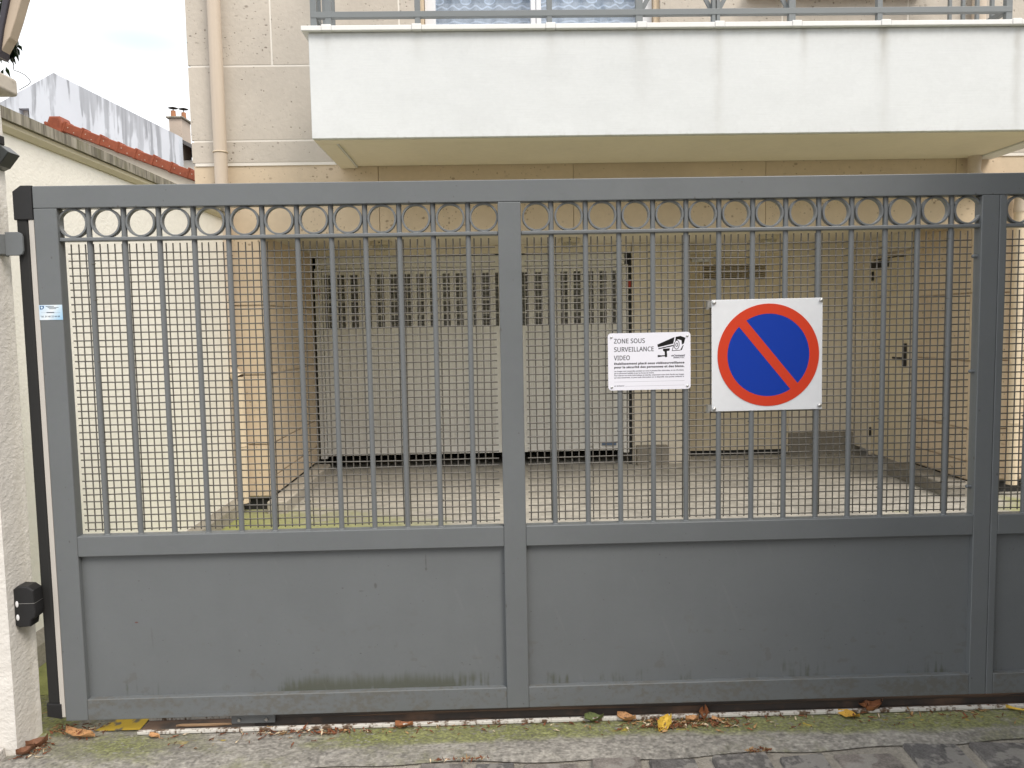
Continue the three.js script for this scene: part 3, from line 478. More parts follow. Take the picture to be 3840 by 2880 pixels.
{
  const h = thing('neighbour_house', 'grey weathered gable wall of a house with a chimney on its roof', 'building'), HZ = -18;
  const ax = -11.29, ay = 8.19, s = 0.522;
  const roofY = (x) => ay - s * Math.abs(x - ax);
  const t = tex(1024, 1024, (u, v) => {
    const x = mix(-15.5, -8.1, u), y = mix(0, 8.4, v), d = Math.max(0, roofY(x) - y);
    const wu = u + 0.006 * fbm(u, v, 12, 12, 3, 719), st = fbm(wu, v, 34, 2, 4, 701), st2 = fbm(wu, v, 90, 5, 4, 705), a = fbm(u, v, 9, 9, 5, 709), band = fbm(u, v, 11, 1, 3, 713);
    const k = 0.88 + 0.2 * a; const c = [0.57 * k, 0.605 * k, 0.66 * k];
    const grain = fbm(wu, v, 70, 30, 4, 723), len = 2.1 * sst(0.42, 0.8, st) + 1.1 * sst(0.5, 0.85, st2) + 0.55 * sst(0.4, 0.7, band);   // length of the run under each stretch of coping
    const run = sst(0, 0.8, len * (0.35 + 1.3 * grain) - d) * (0.15 + 0.9 * st2), spots = sst(0.62, 0.72, grain) * sst(0.45, 0.6, a);
    return mix3(c, [0.1, 0.105, 0.115], Math.min(0.8, Math.max(0.68 * run, 0.25 * spots)));
  }, true, false);
  const wall = extrude([[-15.5, 0], [-8.17, 0], [-8.17, roofY(-8.17)], [ax, ay], [-15.5, roofY(-15.5)]], 0.25, 0, [[[-12.23, 6.9], [-11.97, 6.9], [-11.97, 7.3], [-12.23, 7.3]]]); wall.translate(0, 0, HZ - 0.25);
  mesh('gable_wall', uvRect(wall, -15.5, -8.1, 0, 8.4), std({ map: t, roughness: 0.95 }), h);
  const win = part(h, 'window'); mesh('attic_room', [B(-12.6, -11.6, 6.5, 7.38, HZ - 2.0, HZ - 1.95), B(-12.6, -12.55, 6.5, 7.38, HZ - 1.95, HZ - 0.26), B(-11.65, -11.6, 6.5, 7.38, HZ - 1.95, HZ - 0.26), B(-12.55, -11.65, 6.5, 6.55, HZ - 1.95, HZ - 0.26), B(-12.55, -11.65, 7.33, 7.38, HZ - 1.95, HZ - 0.26)], std({ color: lin(0.3, 0.28, 0.26) }), win); mesh('shutter', B(-12.228, -12.11, 6.902, 7.298, HZ - 0.24, HZ - 0.2), std({ color: lin(0.62, 0.6, 0.55) }), win);
  const roofM = std({ map: rep(T.concrete, 0.4), color: lin(0.45, 0.46, 0.5) });
  const slope = (sx) => { const L = 5.2, g = new THREE.BoxGeometry(L, 0.09, 9); g.translate(L / 2 - 0.02, 0, 0); g.rotateZ(-Math.atan(s)); if (sx < 0) g.scale(-1, 1, 1); g.translate(ax, ay - 0.09, HZ - 4.8); return uvm(g); };
  const rf = mesh('roof', ser(slope(1)), roofM, h); const g2 = ser(slope(-1)); mesh('roof', g2, roofM, h); 
  mesh('side_wall', B(-8.6, -7.2, 0, 6.05, HZ - 7, HZ - 0.6), std({ map: rep(T.mottle, 0.5), color: lin(0.74, 0.72, 0.68) }), h);
  const c = part(h, 'chimney');
  mesh('stack', uvm(RB(-8.64, -8.3, 5.8, 7.16, HZ - 1.2, HZ - 0.6, 0.01)), std({ map: rep(T.stone, 0.7), color: lin(0.85, 0.78, 0.74) }), c); mesh('stack_cap', RB(-8.7, -8.24, 7.16, 7.21, HZ - 1.26, HZ - 0.54, 0.02), M.coping, c);
  for (const [x, dy, z] of [[-8.57, 0, -0.75], [-8.39, 0.04, -1.0]]) {
    mesh('pot', [cyl(0.07, x, 7.21, 7.4 + dy * 0.4, HZ + z, 16, 0.06)], M.terracotta, c);
    mesh('cowl', [cyl(0.012, x, 7.38, 7.48 + dy, HZ + z, 6), new THREE.ConeGeometry(0.13, 0.045, 18).translate(x, 7.49 + dy, HZ + z)], M.dark, c);
  }
}
{ // unseen terrace added behind the camera to block low sky for porch and gate
  const h = thing('added_street_building', 'unseen beige terrace house added across the street to block the low sky', 'building'), Z = 9.5;
  const ws = []; for (let i = 0; i < 9; i++) for (let j = 0; j < 2; j++) ws.push([-0.4 + i * 3.1, 0.9 + j * 3]);
  const wall = extrude([[-1.5, 0], [28, 0], [28, 6.4], [-1.5, 6.4]], 0.4, 0, ws.map(([x, y]) => [[x, y], [x + 1.1, y], [x + 1.1, y + 1.7], [x, y + 1.7]])); wall.translate(0, 0, Z);
  mesh('wall', uvm(wall), std({ map: rep(T.mottle, 0.4), color: lin(0.52, 0.48, 0.42), roughness: 0.95 }), h);
  const gm = std({ color: lin(0.1, 0.11, 0.12), roughness: 0.12 });
  for (const [x, y] of ws) { const w = part(h, 'window'); mesh('pane', B(x, x + 1.1, y, y + 1.7, Z + 0.2, Z + 0.22), gm, w); mesh('frame', RB(x + 0.52, x + 0.58, y, y + 1.7, Z + 0.15, Z + 0.199, 0.004, 1), M.pvc, w); mesh('sill', RB(x - 0.06, x + 1.16, y - 0.08, y - 0.002, Z - 0.08, Z + 0.1, 0.01, 1), M.stone, w); }
  mesh('cornice', RB(-1.6, 28.1, 6.4, 6.65, Z - 0.3, Z + 0.5, 0.03), M.stone, h); mesh('rear_mass', B(-1.5, 28, 0, 6.4, Z + 0.41, Z + 8), M.stone, h);
}
{ // tree beyond the wall
  const t = thing('garden_tree', 'green leafy tree behind the gate pillar cap', 'tree');
  const bark = std({ color: lin(0.09, 0.07, 0.05), roughness: 0.95 });
  const limb = (pts, r) => { const g = new THREE.TubeGeometry(new THREE.CatmullRomCurve3(pts.map((p) => new THREE.Vector3(...p))), 20, r, 8); const p = g.attributes.position; return g; };
  mesh('trunk', [cyl(0.17, -8.9, 0, 4.6, -9, 12, 0.1), limb([[-8.9, 4.4, -9], [-8.6, 5.3, -9], [-8.0, 5.8, -8.9], [-7.2, 5.75, -8.9]], 0.035), limb([[-8.9, 4.4, -9], [-8.9, 5.6, -9.1], [-8.6, 6.8, -9.2]], 0.05), limb([[-8.9, 4.4, -9], [-9.4, 5.5, -8.8], [-9.8, 6.3, -8.6]], 0.05)], bark, t);
  const pos = [], nor = [], col = []; const q = new THREE.Quaternion(), e = new THREE.Euler(), v = new THREE.Vector3(), n = new THREE.Vector3();
  const leaf = (cx, cy, cz, len) => {
    e.set(rr(-0.6, 0.6), rr(0, 6.3), rr(-0.7, 0.7)); q.setFromEuler(e);
    const w = len * 0.17, P = [[0, 0, 0], [w, -len * 0.35, 0.02], [0, -len * 0.5, -0.01], [-w, -len * 0.35, 0.02], [0, -len, 0.03]].map((p) => v.set(...p).applyQuaternion(q).toArray().map((x, i) => x + [cx, cy, cz][i]));
    const k = rr(0.5, 1.2); n.set(0, 0, 1).applyQuaternion(q);
    for (const f of [[0, 1, 2], [0, 2, 3], [1, 4, 2], [2, 4, 3]]) for (const i of f) { pos.push(...P[i]); nor.push(n.x, n.y, n.z); col.push(0.045 * k, 0.085 * k, 0.03 * k); }
  };
  const clump = (cx, cy, cz, r, m) => { for (let i = 0; i < m; i++) { const a = rr(0, 6.28), b = Math.acos(rr(-1, 1)), s = r * Math.cbrt(rnd()); leaf(cx + s * Math.sin(b) * Math.cos(a), cy + s * 0.8 * Math.cos(b), cz + s * Math.sin(b) * Math.sin(a), rr(0.1, 0.19)); } };
  for (let i = 0; i < 34; i++) { const a = rr(0, 6.28), r = rr(0.1, 1.15); clump(-8.75 + r * Math.cos(a), rr(5.3, 7.3), -9 + r * Math.sin(a), rr(0.25, 0.45), 90); }
  clump(-7.03, 5.66, -8.9, 0.2, 150); clump(-7.14, 6.2, -8.9, 0.24, 110); clump(-7.6, 5.8, -8.9, 0.3, 90);
  const g = new THREE.BufferGeometry(); g.setAttribute('position', new THREE.Float32BufferAttribute(pos, 3)); g.setAttribute('normal', new THREE.Float32BufferAttribute(nor, 3)); g.setAttribute('color', new THREE.Float32BufferAttribute(col, 3));
  mesh('crown', g, new THREE.MeshPhysicalMaterial({ vertexColors: true, roughness: 0.8, transmission: 0.25, thickness: 0, side: THREE.DoubleSide }), t);
}

// ------------------------------------------------------------------ gate pillar and what is fixed to it
{
  const p = thing('gate_pillar', 'rough rendered gate pillar with a projecting stone cap', 'pillar');
  const shaft = new THREE.BoxGeometry(0.62, 2.32, 0.15, 60, 220, 14); const a = shaft.attributes.position;
  shaft.translate(-2.07, 1.14, 0.015);
  for (let i = 0; i < a.count; i++) { const x = a.getX(i), y = a.getY(i), z = a.getZ(i); const k = fbm((x + 3) / 2 + z * 0.7, y / 3, 40, 60, 3, 801) - 0.5; if (x > -1.77) a.setX(i, x + 0.003 * k); if (z > 0.08) a.setZ(i, z + 0.006 * k); }
  shaft.computeVertexNormals(); mesh('shaft', uvm(shaft), M.pillar, p);
  mesh('cap_stone', uvm(RB(-2.42, -1.718, 2.301, 2.362, -0.1, 0.2, 0.012, 3)), M.stone, p);
  const f = extrude([[-2.4, -0.04], [-1.79, -0.04], [-1.8, 0.03], [-1.86, 0.05], [-2.4, 0.055]], 0.3, 0.012); f.translate(0, 0, 0.1); mesh('footing', uvm(f), std({ map: rep(T.concrete, 1), color: lin(2.1, 2.1, 2.15), bumpMap: rep(T.concreteB, 2), bumpScale: 0.01 }), p);
}
{ // unseen dark wall added past the frame to shade this end of the gate
  const w = thing('added_shade_wall', 'unseen tall dark wall added past the welded stiles to shade the gate', 'wall');
  const sm = std({ map: rep(T.concrete, 0.7), color: lin(0.55, 0.52, 0.47), bumpMap: rep(T.concreteB, 1.2), bumpScale: 0.012, roughness: 0.95 });
  mesh('wall_face', uvm(RB(2.08, 2.4, -0.05, 2.95, 0.03, 2.3, 0.015)), sm, w); mesh('coping_stone', uvm(RB(2.03, 2.45, 2.951, 3.03, 0.02, 2.34, 0.02)), M.coping, w);
}
{
  const c = thing('photocell', 'black plastic photocell box on the rough gate pillar beside the rubber gate edge', 'sensor');
  const g = extrude([[-1.76, 0.452], [-1.748, 0.443], [-1.708, 0.446], [-1.704, 0.468], [-1.69, 0.478], [-1.687, 0.495], [-1.69, 0.575], [-1.71, 0.59], [-1.745, 0.592], [-1.76, 0.58]], 0.045, 0.005); g.translate(0, 0, 0.005); mesh('housing', g, M.black, c);
  mesh('seam', new THREE.BoxGeometry(0.055, 0.0014, 0.05).translate(-1.7155, 0.53, 0.0305), M.steel, c);
  for (const y of [0.528, 0.48]) mesh('window', new THREE.SphereGeometry(0.0115, 14, 10).scale(0.5, 1, 0.25).translate(-1.749, y, 0.0545), M.white, c);
}
{
  const b = thing('gate_catch', 'grey folded steel catch plate on the gate pillar in front of the rubber edge', 'bracket');
  const g = extrude([[-1.727, 1.739], [-1.684, 1.739], [-1.672, 1.744], [-1.668, 1.756], [-1.668, 1.803], [-1.672, 1.814], [-1.684, 1.819], [-1.727, 1.819]], 0.006, 0.002); g.translate(0, 0, 0.012); mesh('front_plate', uvm(g), M.gate, b);
  mesh('fixing_plate', RB(-1.765, -1.72, 1.745, 1.813, 0.0, 0.0095, 0.002), M.gate, b); mesh('wall_flange', RB(-1.763, -1.757, 1.742, 1.816, -0.05, 0.0095, 0.002), M.gate, b);
}
{
  const l = thing('signal_lamp', 'dark wedge shaped signal lamp high on the gate pillar', 'lamp');
  const g = extrude([[-1.765, 2.125], [-1.735, 2.118], [-1.702, 2.09], [-1.738, 2.046], [-1.765, 2.035]], 0.06, 0.003); g.translate(0, 0, -0.055); mesh('housing', g, std({ color: lin(0.03, 0.035, 0.035), roughness: 0.35 }), l);
  mesh('mount', RB(-1.77, -1.735, 2.119, 2.15, -0.03, 0.02), M.black, l);
}
{
  const a = thing('folded_awning', 'folded beige fabric awning with a dark rail above the gate pillar cap', 'awning');
  const g = extrude([[-1.604, 2.66], [-1.63, 2.592], [-1.652, 2.53], [-1.676, 2.47], [-1.686, 2.458], [-1.71, 2.42], [-1.716, 2.41], [-1.7, 2.5], [-1.672, 2.6], [-1.66, 2.66]], 0.04, 0.003); g.translate(0, 0, -0.04); mesh('fabric', uvm(g), std({ map: rep(T.mottle, 2), color: lin(0.52, 0.43, 0.34), roughness: 0.95 }), a);
  const d = extrude([[-1.654, 2.66], [-1.662, 2.6], [-1.69, 2.5], [-1.71, 2.405], [-1.724, 2.405], [-1.708, 2.5], [-1.684, 2.6], [-1.676, 2.66]], 0.05, 0.003); d.translate(0, 0, -0.04); mesh('rail', d, std({ color: lin(0.035, 0.03, 0.04), roughness: 0.5 }), a);
  mesh('mounting_arm', new THREE.TubeGeometry(new THREE.CatmullRomCurve3([[-1.72, 2.41, 0], [-1.77, 2.4, 0], [-1.8, 2.36, 0]].map((p) => new THREE.Vector3(...p))), 12, 0.008, 8), M.black, a);
  one('cable', new THREE.TubeGeometry(new THREE.CatmullRomCurve3([[-1.704, 2.42, -0.05], [-1.701, 2.396, -0.05], [-1.7, 2.38, -0.05], [-1.69, 2.377, -0.06], [-1.672, 2.366, -0.07], [-1.664, 2.35, -0.08], [-1.722, 2.33, -0.11]].map((p) => new THREE.Vector3(...p)), false, 'centripetal'), 40, 0.0013, 6), M.dark, 'thin dark cable hanging over the stone cap of the gate pillar', 'cable');
}

// ------------------------------------------------------------------ sliding gate
const gate = thing('sliding_gate', 'grey painted steel sliding gate with ring frieze, round bars and wire mesh', 'gate');
{
  const D = -0.045, L = -1.6375, OL = -1.558, ML = -0.0402, MR = 0.0402, R = 1.6761, XE = 3.2;
  const T0 = 1.8997, T1 = 1.9761, M0 = 0.6743, M1 = 0.7483, B0 = 0.07, B1 = 0.1487;
  const fr = (n, x0, x1, y0, y1, z0 = D, z1 = 0, m = M.gate) => { const g = RB(x0, x1, y0, y1, z0, z1, 0.0035, 2); uvm(g, 1, rr(0, 1), rr(0, 1)); return mesh(n, g, m, gate); };
  fr('top_rail', L, XE, T0, T1);
  fr('stile', L, OL, B0, T0); fr('middle_post', ML, MR, B0, T0); fr('stile', R, 1.7395, B0, T0); fr('stile', 1.7405, 1.767, B0, T0); fr('stile', XE - 0.08, XE, B0, T0);
  const bays = [[OL, ML], [MR, R], [1.767, XE - 0.08]];
  const panelTex = (s, mossX) => tex(1024, 384, (u, v) => {
    const a = fbm(u, v, 6, 3, 5, s), b = fbm(u, v, 140, 50, 3, s + 3), st = fbm(u, v, 160, 3, 4, s + 5), f = fbm(u, v, 20, 8, 4, s + 9), w = fbm(u, v, 30, 2, 3, s + 19);
    const k = 0.92 + 0.13 * a + 0.04 * b + 0.05 * (w - 0.5); let c = [0.138 * k, 0.149 * k, 0.156 * k];
    let dirt = 0.8 * sst(0.1, 0.0, v - 0.07 * (st - 0.35) - 0.03 * f) * sst(0.38, 0.62, 0.55 * f + 0.45 * st + (mossX(u) - 0.5) * 0.5);
    c = mix3(c, [0.06, 0.064, 0.036], 0.85 * Math.min(1, dirt));
    const sc = sst(0.66, 0.74, fbm(u, v, 46, 20, 3, s + 13)) * sst(0.5, 0.62, f); c = mix3(c, [0.11, 0.105, 0.095], 0.4 * sc * sst(0.75, 0.1, v));
    if (s === 901) for (const [mu, mv, ru, rv, t, q] of [[0.812, 0.9, 0.0016, 0.06, 0.1, 0.6], [0.812, 0.845, 0.003, 0.012, 0.1, 0.6], [0.69, 0.735, 0.004, 0.022, 0.3, 0.6], [0.655, 0.7, 0.008, 0.006, 0.9, 0.4], [0.12, 0.52, 0.005, 0.006, 0, 0.9], [0.155, 0.42, 0.0025, 0.09, 0.5, 0.22], [0.36, 0.3, 0.003, 0.012, 0.5, 0.5]]) { const e = Math.hypot((u - mu + (v - mv) * 0.03 * t) / ru, (v - mv) / rv); c = mix3(c, q > 0.8 ? [0.12, 0.03, 0.02] : [0.07, 0.066, 0.058], q * sst(1.1, 0.6, e + 0.5 * (b - 0.5))); }
    const scr = sst(0.775, 0.8, fbm(u + v * 0.12, v, 70, 2, 2, s + 23)) * sst(0.55, 0.62, fbm(u, v, 9, 5, 2, s + 29)); c = mix3(c, [0.2, 0.205, 0.21], 0.12 * scr);
    const sp = pits(u, (v * 0.375) % 1, 42, s + 17, 0.03, 0.09) * (b > 0.5 ? 1 : 0); return mix3(c, [0.05, 0.045, 0.04], 0.7 * sp);
  }, true, false);
  bays.forEach(([x0, x1], bi) => {
    fr('mid_rail', x0, x1, M0, M1); fr('bottom_rail', x0, x1, B0, B1, D, 0, M.gateLow);
    const pt = panelTex(901 + bi * 40, bi === 0 ? (u) => sst(0.35, 0.62, u) * sst(1.05, 0.82, u) : (u) => 0.12);
    const pn = mesh('panel', uvRect(B(x0, x1, B1, M0, D + 0.005, -0.022), x0, x1, B1, M0), std({ map: pt, bumpMap: rep(T.paintB, 2), bumpScale: 0.00015, roughness: 0.48 }), gate);
    fr('ring_rail', x0, x1, 1.787, 1.8, -0.042, -0.006, M.bar);
    // bars and rings
    let bx = [];
    if (bi === 0) for (let k = 0; k < 12; k++) bx.push(-1.461 + k * 0.11945);
    else if (bi === 1) for (let k = 0; k < 13; k++) bx.push(0.149 + k * 0.11908);
    else for (let k = 0; k < 11; k++) bx.push(1.876 + k * 0.1195);
    const barG = cyl(0.0094, 0, M1 - 0.004, T0 + 0.003, -0.024, 16);
    for (const x of bx) { const m = mesh('bar', barG, M.bar, gate); m.position.x = x + rr(-0.0008, 0.0008); m.rotation.z = rr(-0.0008, 0.0008); }
    const weld = (() => { const g = new THREE.SphereGeometry(0.0125, 10, 6); g.scale(1, 0.35, 1); g.translate(0, M1, -0.024); const h = g.clone().translate(0, 1.8 - M1, 0); return merge([g, h]); })();
    for (const x of bx) { const m = mesh('weld', weld, M.bar, gate); m.position.x = x; }
    const rx = [bx[0] - 0.0535, ...bx.slice(0, -1).map((x, i) => (x + bx[i + 1]) / 2), bx[bx.length - 1] + 0.058]; 
    const shape = new THREE.Shape(); shape.absarc(0, 0, 0.0497, 0, Math.PI * 2); const hole = new THREE.Path(); hole.absarc(0, 0, 0.0444, 0, Math.PI * 2, true); shape.holes.push(hole);
    const ringG = new THREE.ExtrudeGeometry(shape, { depth: 0.02, bevelEnabled: true, bevelSize: 0.0006, bevelThickness: 0.0006, bevelSegments: 1, curveSegments: 40 }); ringG.translate(0, 1.85, -0.034);
    for (const x of rx) { const m = mesh('ring', ringG, M.bar, gate); m.position.set(x + rr(-0.0008, 0.0008), rr(-0.0006, 0.0006), 0); }
    // welded wire mesh behind the bars
    const parts = [], mx0 = x0 + 0.012, mx1 = x1 - 0.012, my0 = 0.756, my1 = 1.776, p = 0.0252, r = 0.0024;
    const wire = (pts) => new THREE.TubeGeometry(new THREE.CatmullRomCurve3(pts), pts.length * 2, r, 5);
    for (let y = my0 + 0.008; y < my1 - 0.006; y += p) { const pts = [], o = rr(-0.0012, 0.0012), ph = rr(0, 6); for (let k = 0; k <= 16; k++) { const x = mix(mx0, mx1, k / 16); pts.push(new THREE.Vector3(x, y + o + 0.0009 * Math.sin(k * 0.9 + ph), -0.0365)); } parts.push(wire(pts)); }
    for (let x = mx0 + 0.01; x < mx1 - 0.004; x += p) { const pts = [], o = rr(-0.0012, 0.0012), ph = rr(0, 6); for (let k = 0; k <= 10; k++) pts.push(new THREE.Vector3(x + o + 0.0008 * Math.sin(k * 0.8 + ph), mix(my0, my1 + 0.004, k / 10), -0.0395)); parts.push(wire(pts)); }
    const wm = mesh('wire_mesh', parts, M.wire, gate); wm.userData.kind = 'stuff';
    // tie wires
    const tieG = new THREE.TorusGeometry(0.0108, 0.0014, 6, 16).rotateX(Math.PI / 2 + 0.1).translate(0, 0, -0.027);
    bx.forEach((x, i) => { if (i % 2 === (bi ? 0 : 0)) for (const y of [1.74, 1.565, 1.37, 1.09, 0.87]) { const m = mesh('wire_tie', tieG, M.wire, gate); m.position.set(x, y + rr(-0.03, 0.03), 0); } });
  });
  // rubber safety edge
  const se = part(gate, 'safety_edge');
  mesh('rubber_profile', RB(-1.701, -1.657, 0.12, 1.87, -0.042, -0.003, 0.012, 3), M.rubber, se);
  mesh('carrier_strip', RB(-1.656, -1.6385, 0.085, 1.862, -0.04, -0.001, 0.001, 1), M.alu, se);
  const tc = extrude([[-1.703, 1.862], [-1.6385, 1.862], [-1.6385, 1.978], [-1.675, 1.978], [-1.703, 1.958]], 0.042, 0.003); tc.translate(0, 0, -0.042); mesh('end_cap', tc, M.black, se);
  const bc = extrude([[-1.702, 0.09], [-1.65, 0.08], [-1.65, 0.135], [-1.702, 0.14]], 0.04, 0.003); bc.translate(0, 0, -0.04); mesh('end_cap', bc, M.black, se);
  for (const y of [1.687, 1.273, 0.85]) mesh('bolt', [new THREE.CylinderGeometry(0.007, 0.007, 0.014, 6).rotateZ(Math.PI / 2).translate(1.671, y, -0.024), new THREE.SphereGeometry(0.007, 10, 8).translate(1.664, y, -0.024)], M.bar, gate);
  // sticker with the maintenance phone number
  const cv = document.createElement('canvas'); cv.width = 512; cv.height = 330; const c = cv.getContext('2d');
  const gr = c.createLinearGradient(0, 0, 512, 330); gr.addColorStop(0, '#b9d3ea'); gr.addColorStop(0.5, '#e3e9ee'); gr.addColorStop(1, '#8fbfe2'); c.fillStyle = gr; c.fillRect(0, 0, 512, 330);
  c.fillStyle = '#1a4f86'; c.beginPath(); c.moveTo(20, 20); c.lineTo(110, 20); c.quadraticCurveTo(120, 90, 60, 98); c.lineTo(20, 98); c.fill(); c.fillStyle = '#cfe3f2'; c.beginPath(); c.arc(62, 56, 24, 0, 7); c.fill();
  c.fillStyle = '#2b3d52'; for (const [x, y, w] of [[150, 28, 180], [190, 52, 240], [220, 78, 160]]) c.fillRect(x, y, w, 12);
  c.fillRect(40, 168, 420, 3); c.fillRect(160, 158, 170, 20); c.fillStyle = '#1c2a3c'; c.font = 'bold 50px sans-serif'; c.fillText('Tél. 01 48 22 44 66', 24, 272);
  const ct = new THREE.CanvasTexture(cv); ct.colorSpace = THREE.SRGBColorSpace;
  const sg = new THREE.PlaneGeometry(0.08, 0.052); sg.translate(-1.598, 1.5435, 0.0012); mesh('sticker', sg, std({ map: ct, roughness: 0.4 }), gate).userData.label = 'small pale blue service sticker with phone number';
}
{ // track and rail
  const t = thing('gate_track', 'worn white painted floor track with a dark steel rail under the sliding gate', 'track');
  const wt = tex(1024, 64, (u, v) => { const a = fbm(u, v, 60, 4, 4, 951), b = fbm(u, v, 260, 16, 3, 955); return mix3([0.62, 0.6, 0.56], [0.12, 0.075, 0.045], sst(0.5, 0.66, 0.6 * a + 0.45 * b)); });
  wt.repeat.set(0.5, 4);
  const wm = std({ map: wt, roughness: 0.8 });
  mesh('channel_base', B(-1.392, 3.4, 0.0005, 0.006, -0.112, -0.022), M.rust, t);
  mesh('front_lip', RB(-1.396, 3.4, 0.0, 0.013, -0.034, -0.018, 0.003, 1), wm, t); mesh('rear_lip', RB(-1.392, 3.4, 0.0, 0.02, -0.12, -0.11, 0.003, 1), wm, t);
  mesh('rail', [RB(-0.98, 3.4, 0.005, 0.034, -0.075, -0.055, 0.003, 1), new THREE.CylinderGeometry(0.012, 0.012, 4.38, 12).rotateZ(Math.PI / 2).translate(1.21, 0.036, -0.065)], M.rust, t);
  const g = part(t, 'rail_stop'); mesh('stop_plate', RB(-1.06, -0.9, 0.02, 0.05, -0.05, -0.042, 0.002), M.bar, g); for (const x of [-1.03, -0.93]) mesh('bolt', new THREE.CylinderGeometry(0.006, 0.006, 0.008, 6).rotateX(Math.PI / 2).translate(x, 0.035, -0.039), M.steel, g);
}
{ // yellow paint on the ground behind the track
  const yt = tex(1024, 128, (u, v) => { const a = fbm(u, v, 90, 10, 4, 961), b = fbm(u, v, 20, 3, 4, 965); return mix3([0.55, 0.37, 0.035], [0.16, 0.14, 0.1], sst(0.56, 0.66, 0.6 * a + 0.4 * b)); });
  const pts = [], N = 40, w = (x, s) => 0.008 * (fbm((x + 3) / 7, s / 10, 90, 10, 3, 971) - 0.5) * 2;
  const outline = []; for (let i = 0; i <= N; i++) { const x = mix(-1.55, -1.4, i / N); outline.push([x - 0.015 * (1 - i / N), -(-0.055 + w(x, 1))]); }
  outline.push([-1.4, 0.122]); for (let i = 0; i <= N * 3; i++) { const x = mix(-1.39, 3.3, i / (N * 3)); outline.push([x, 0.124 + 0.002 * w(x, 2)]); } for (let i = N * 3; i >= 0; i--) { const x = mix(-1.5, 3.3, i / (N * 3)); outline.push([x, 0.235 + w(x, 3)]); } 
  const g = new THREE.ShapeGeometry(new THREE.Shape(outline.map((p) => new THREE.Vector2(p[0], p[1])))); g.rotateX(-Math.PI / 2); g.translate(0, 0.0035, 0);
  yt.repeat.set(0.4, 2);
  const m = structure('yellow_paint', uvm(g), std({ map: yt, roughness: 0.85 }));
}

// ------------------------------------------------------------------ signs
{
  const s = thing('no_parking_sign', 'square white no-parking sign with red ring and blue disc on the gate bars', 'sign');
  s.position.set(0.9158, 1.3477, -0.012); s.rotation.z = 0.004;
  const pl = std({ map: rep(T.mottle, 1), color: lin(0.76, 0.785, 0.83), roughness: 0.35 });
  mesh('panel', RB(-0.2, 0.2, -0.2, 0.2, -0.004, 0, 0.0015, 1), pl, s);
  const redM = std({ color: lin(0.58, 0.045, 0.014), roughness: 0.35 }), blueM = std({ color: lin(0.0, 0.035, 0.34), roughness: 0.35 });
  const cy = -0.0005;
  const disc = new THREE.CylinderGeometry(0.152, 0.152, 0.001, 72).rotateX(Math.PI / 2).translate(0.004, cy, 0.0007); mesh('blue_disc', disc, blueM, s);
  const ring = new THREE.Shape(); ring.absarc(0, 0, 0.1835, 0, Math.PI * 2); const h = new THREE.Path(); h.absarc(0, 0, 0.148, 0, Math.PI * 2, true); ring.holes.push(h);
  mesh('red_ring', new THREE.ExtrudeGeometry(ring, { depth: 0.0012, bevelEnabled: false, curveSegments: 72 }).translate(0.004, cy, 0.0004), redM, s);
  const bar = new THREE.BoxGeometry(0.3, 0.0335, 0.001).rotateZ(-Math.PI / 4 - 0.1).translate(0.004, cy, 0.0013); mesh('red_bar', bar, redM, s);
  for (const [x, y] of [[-0.192, 0.19], [0.193, 0.191], [-0.193, -0.191], [0.19, -0.186]]) mesh('bolt', [new THREE.SphereGeometry(0.0075, 14, 8).scale(1, 1, 0.7).translate(x, y, 0.003), new THREE.CylinderGeometry(0.004, 0.004, 0.02, 8).rotateX(Math.PI / 2).translate(x, y, -0.01)], M.steel, s);
  for (const y of [0.185, -0.188]) mesh('clamp', [B(-0.213, -0.2, y - 0.012, y + 0.012, -0.03, -0.006), B(-0.216, -0.205, y - 0.018, y - 0.01, -0.03, -0.01)], M.steel, s);
}
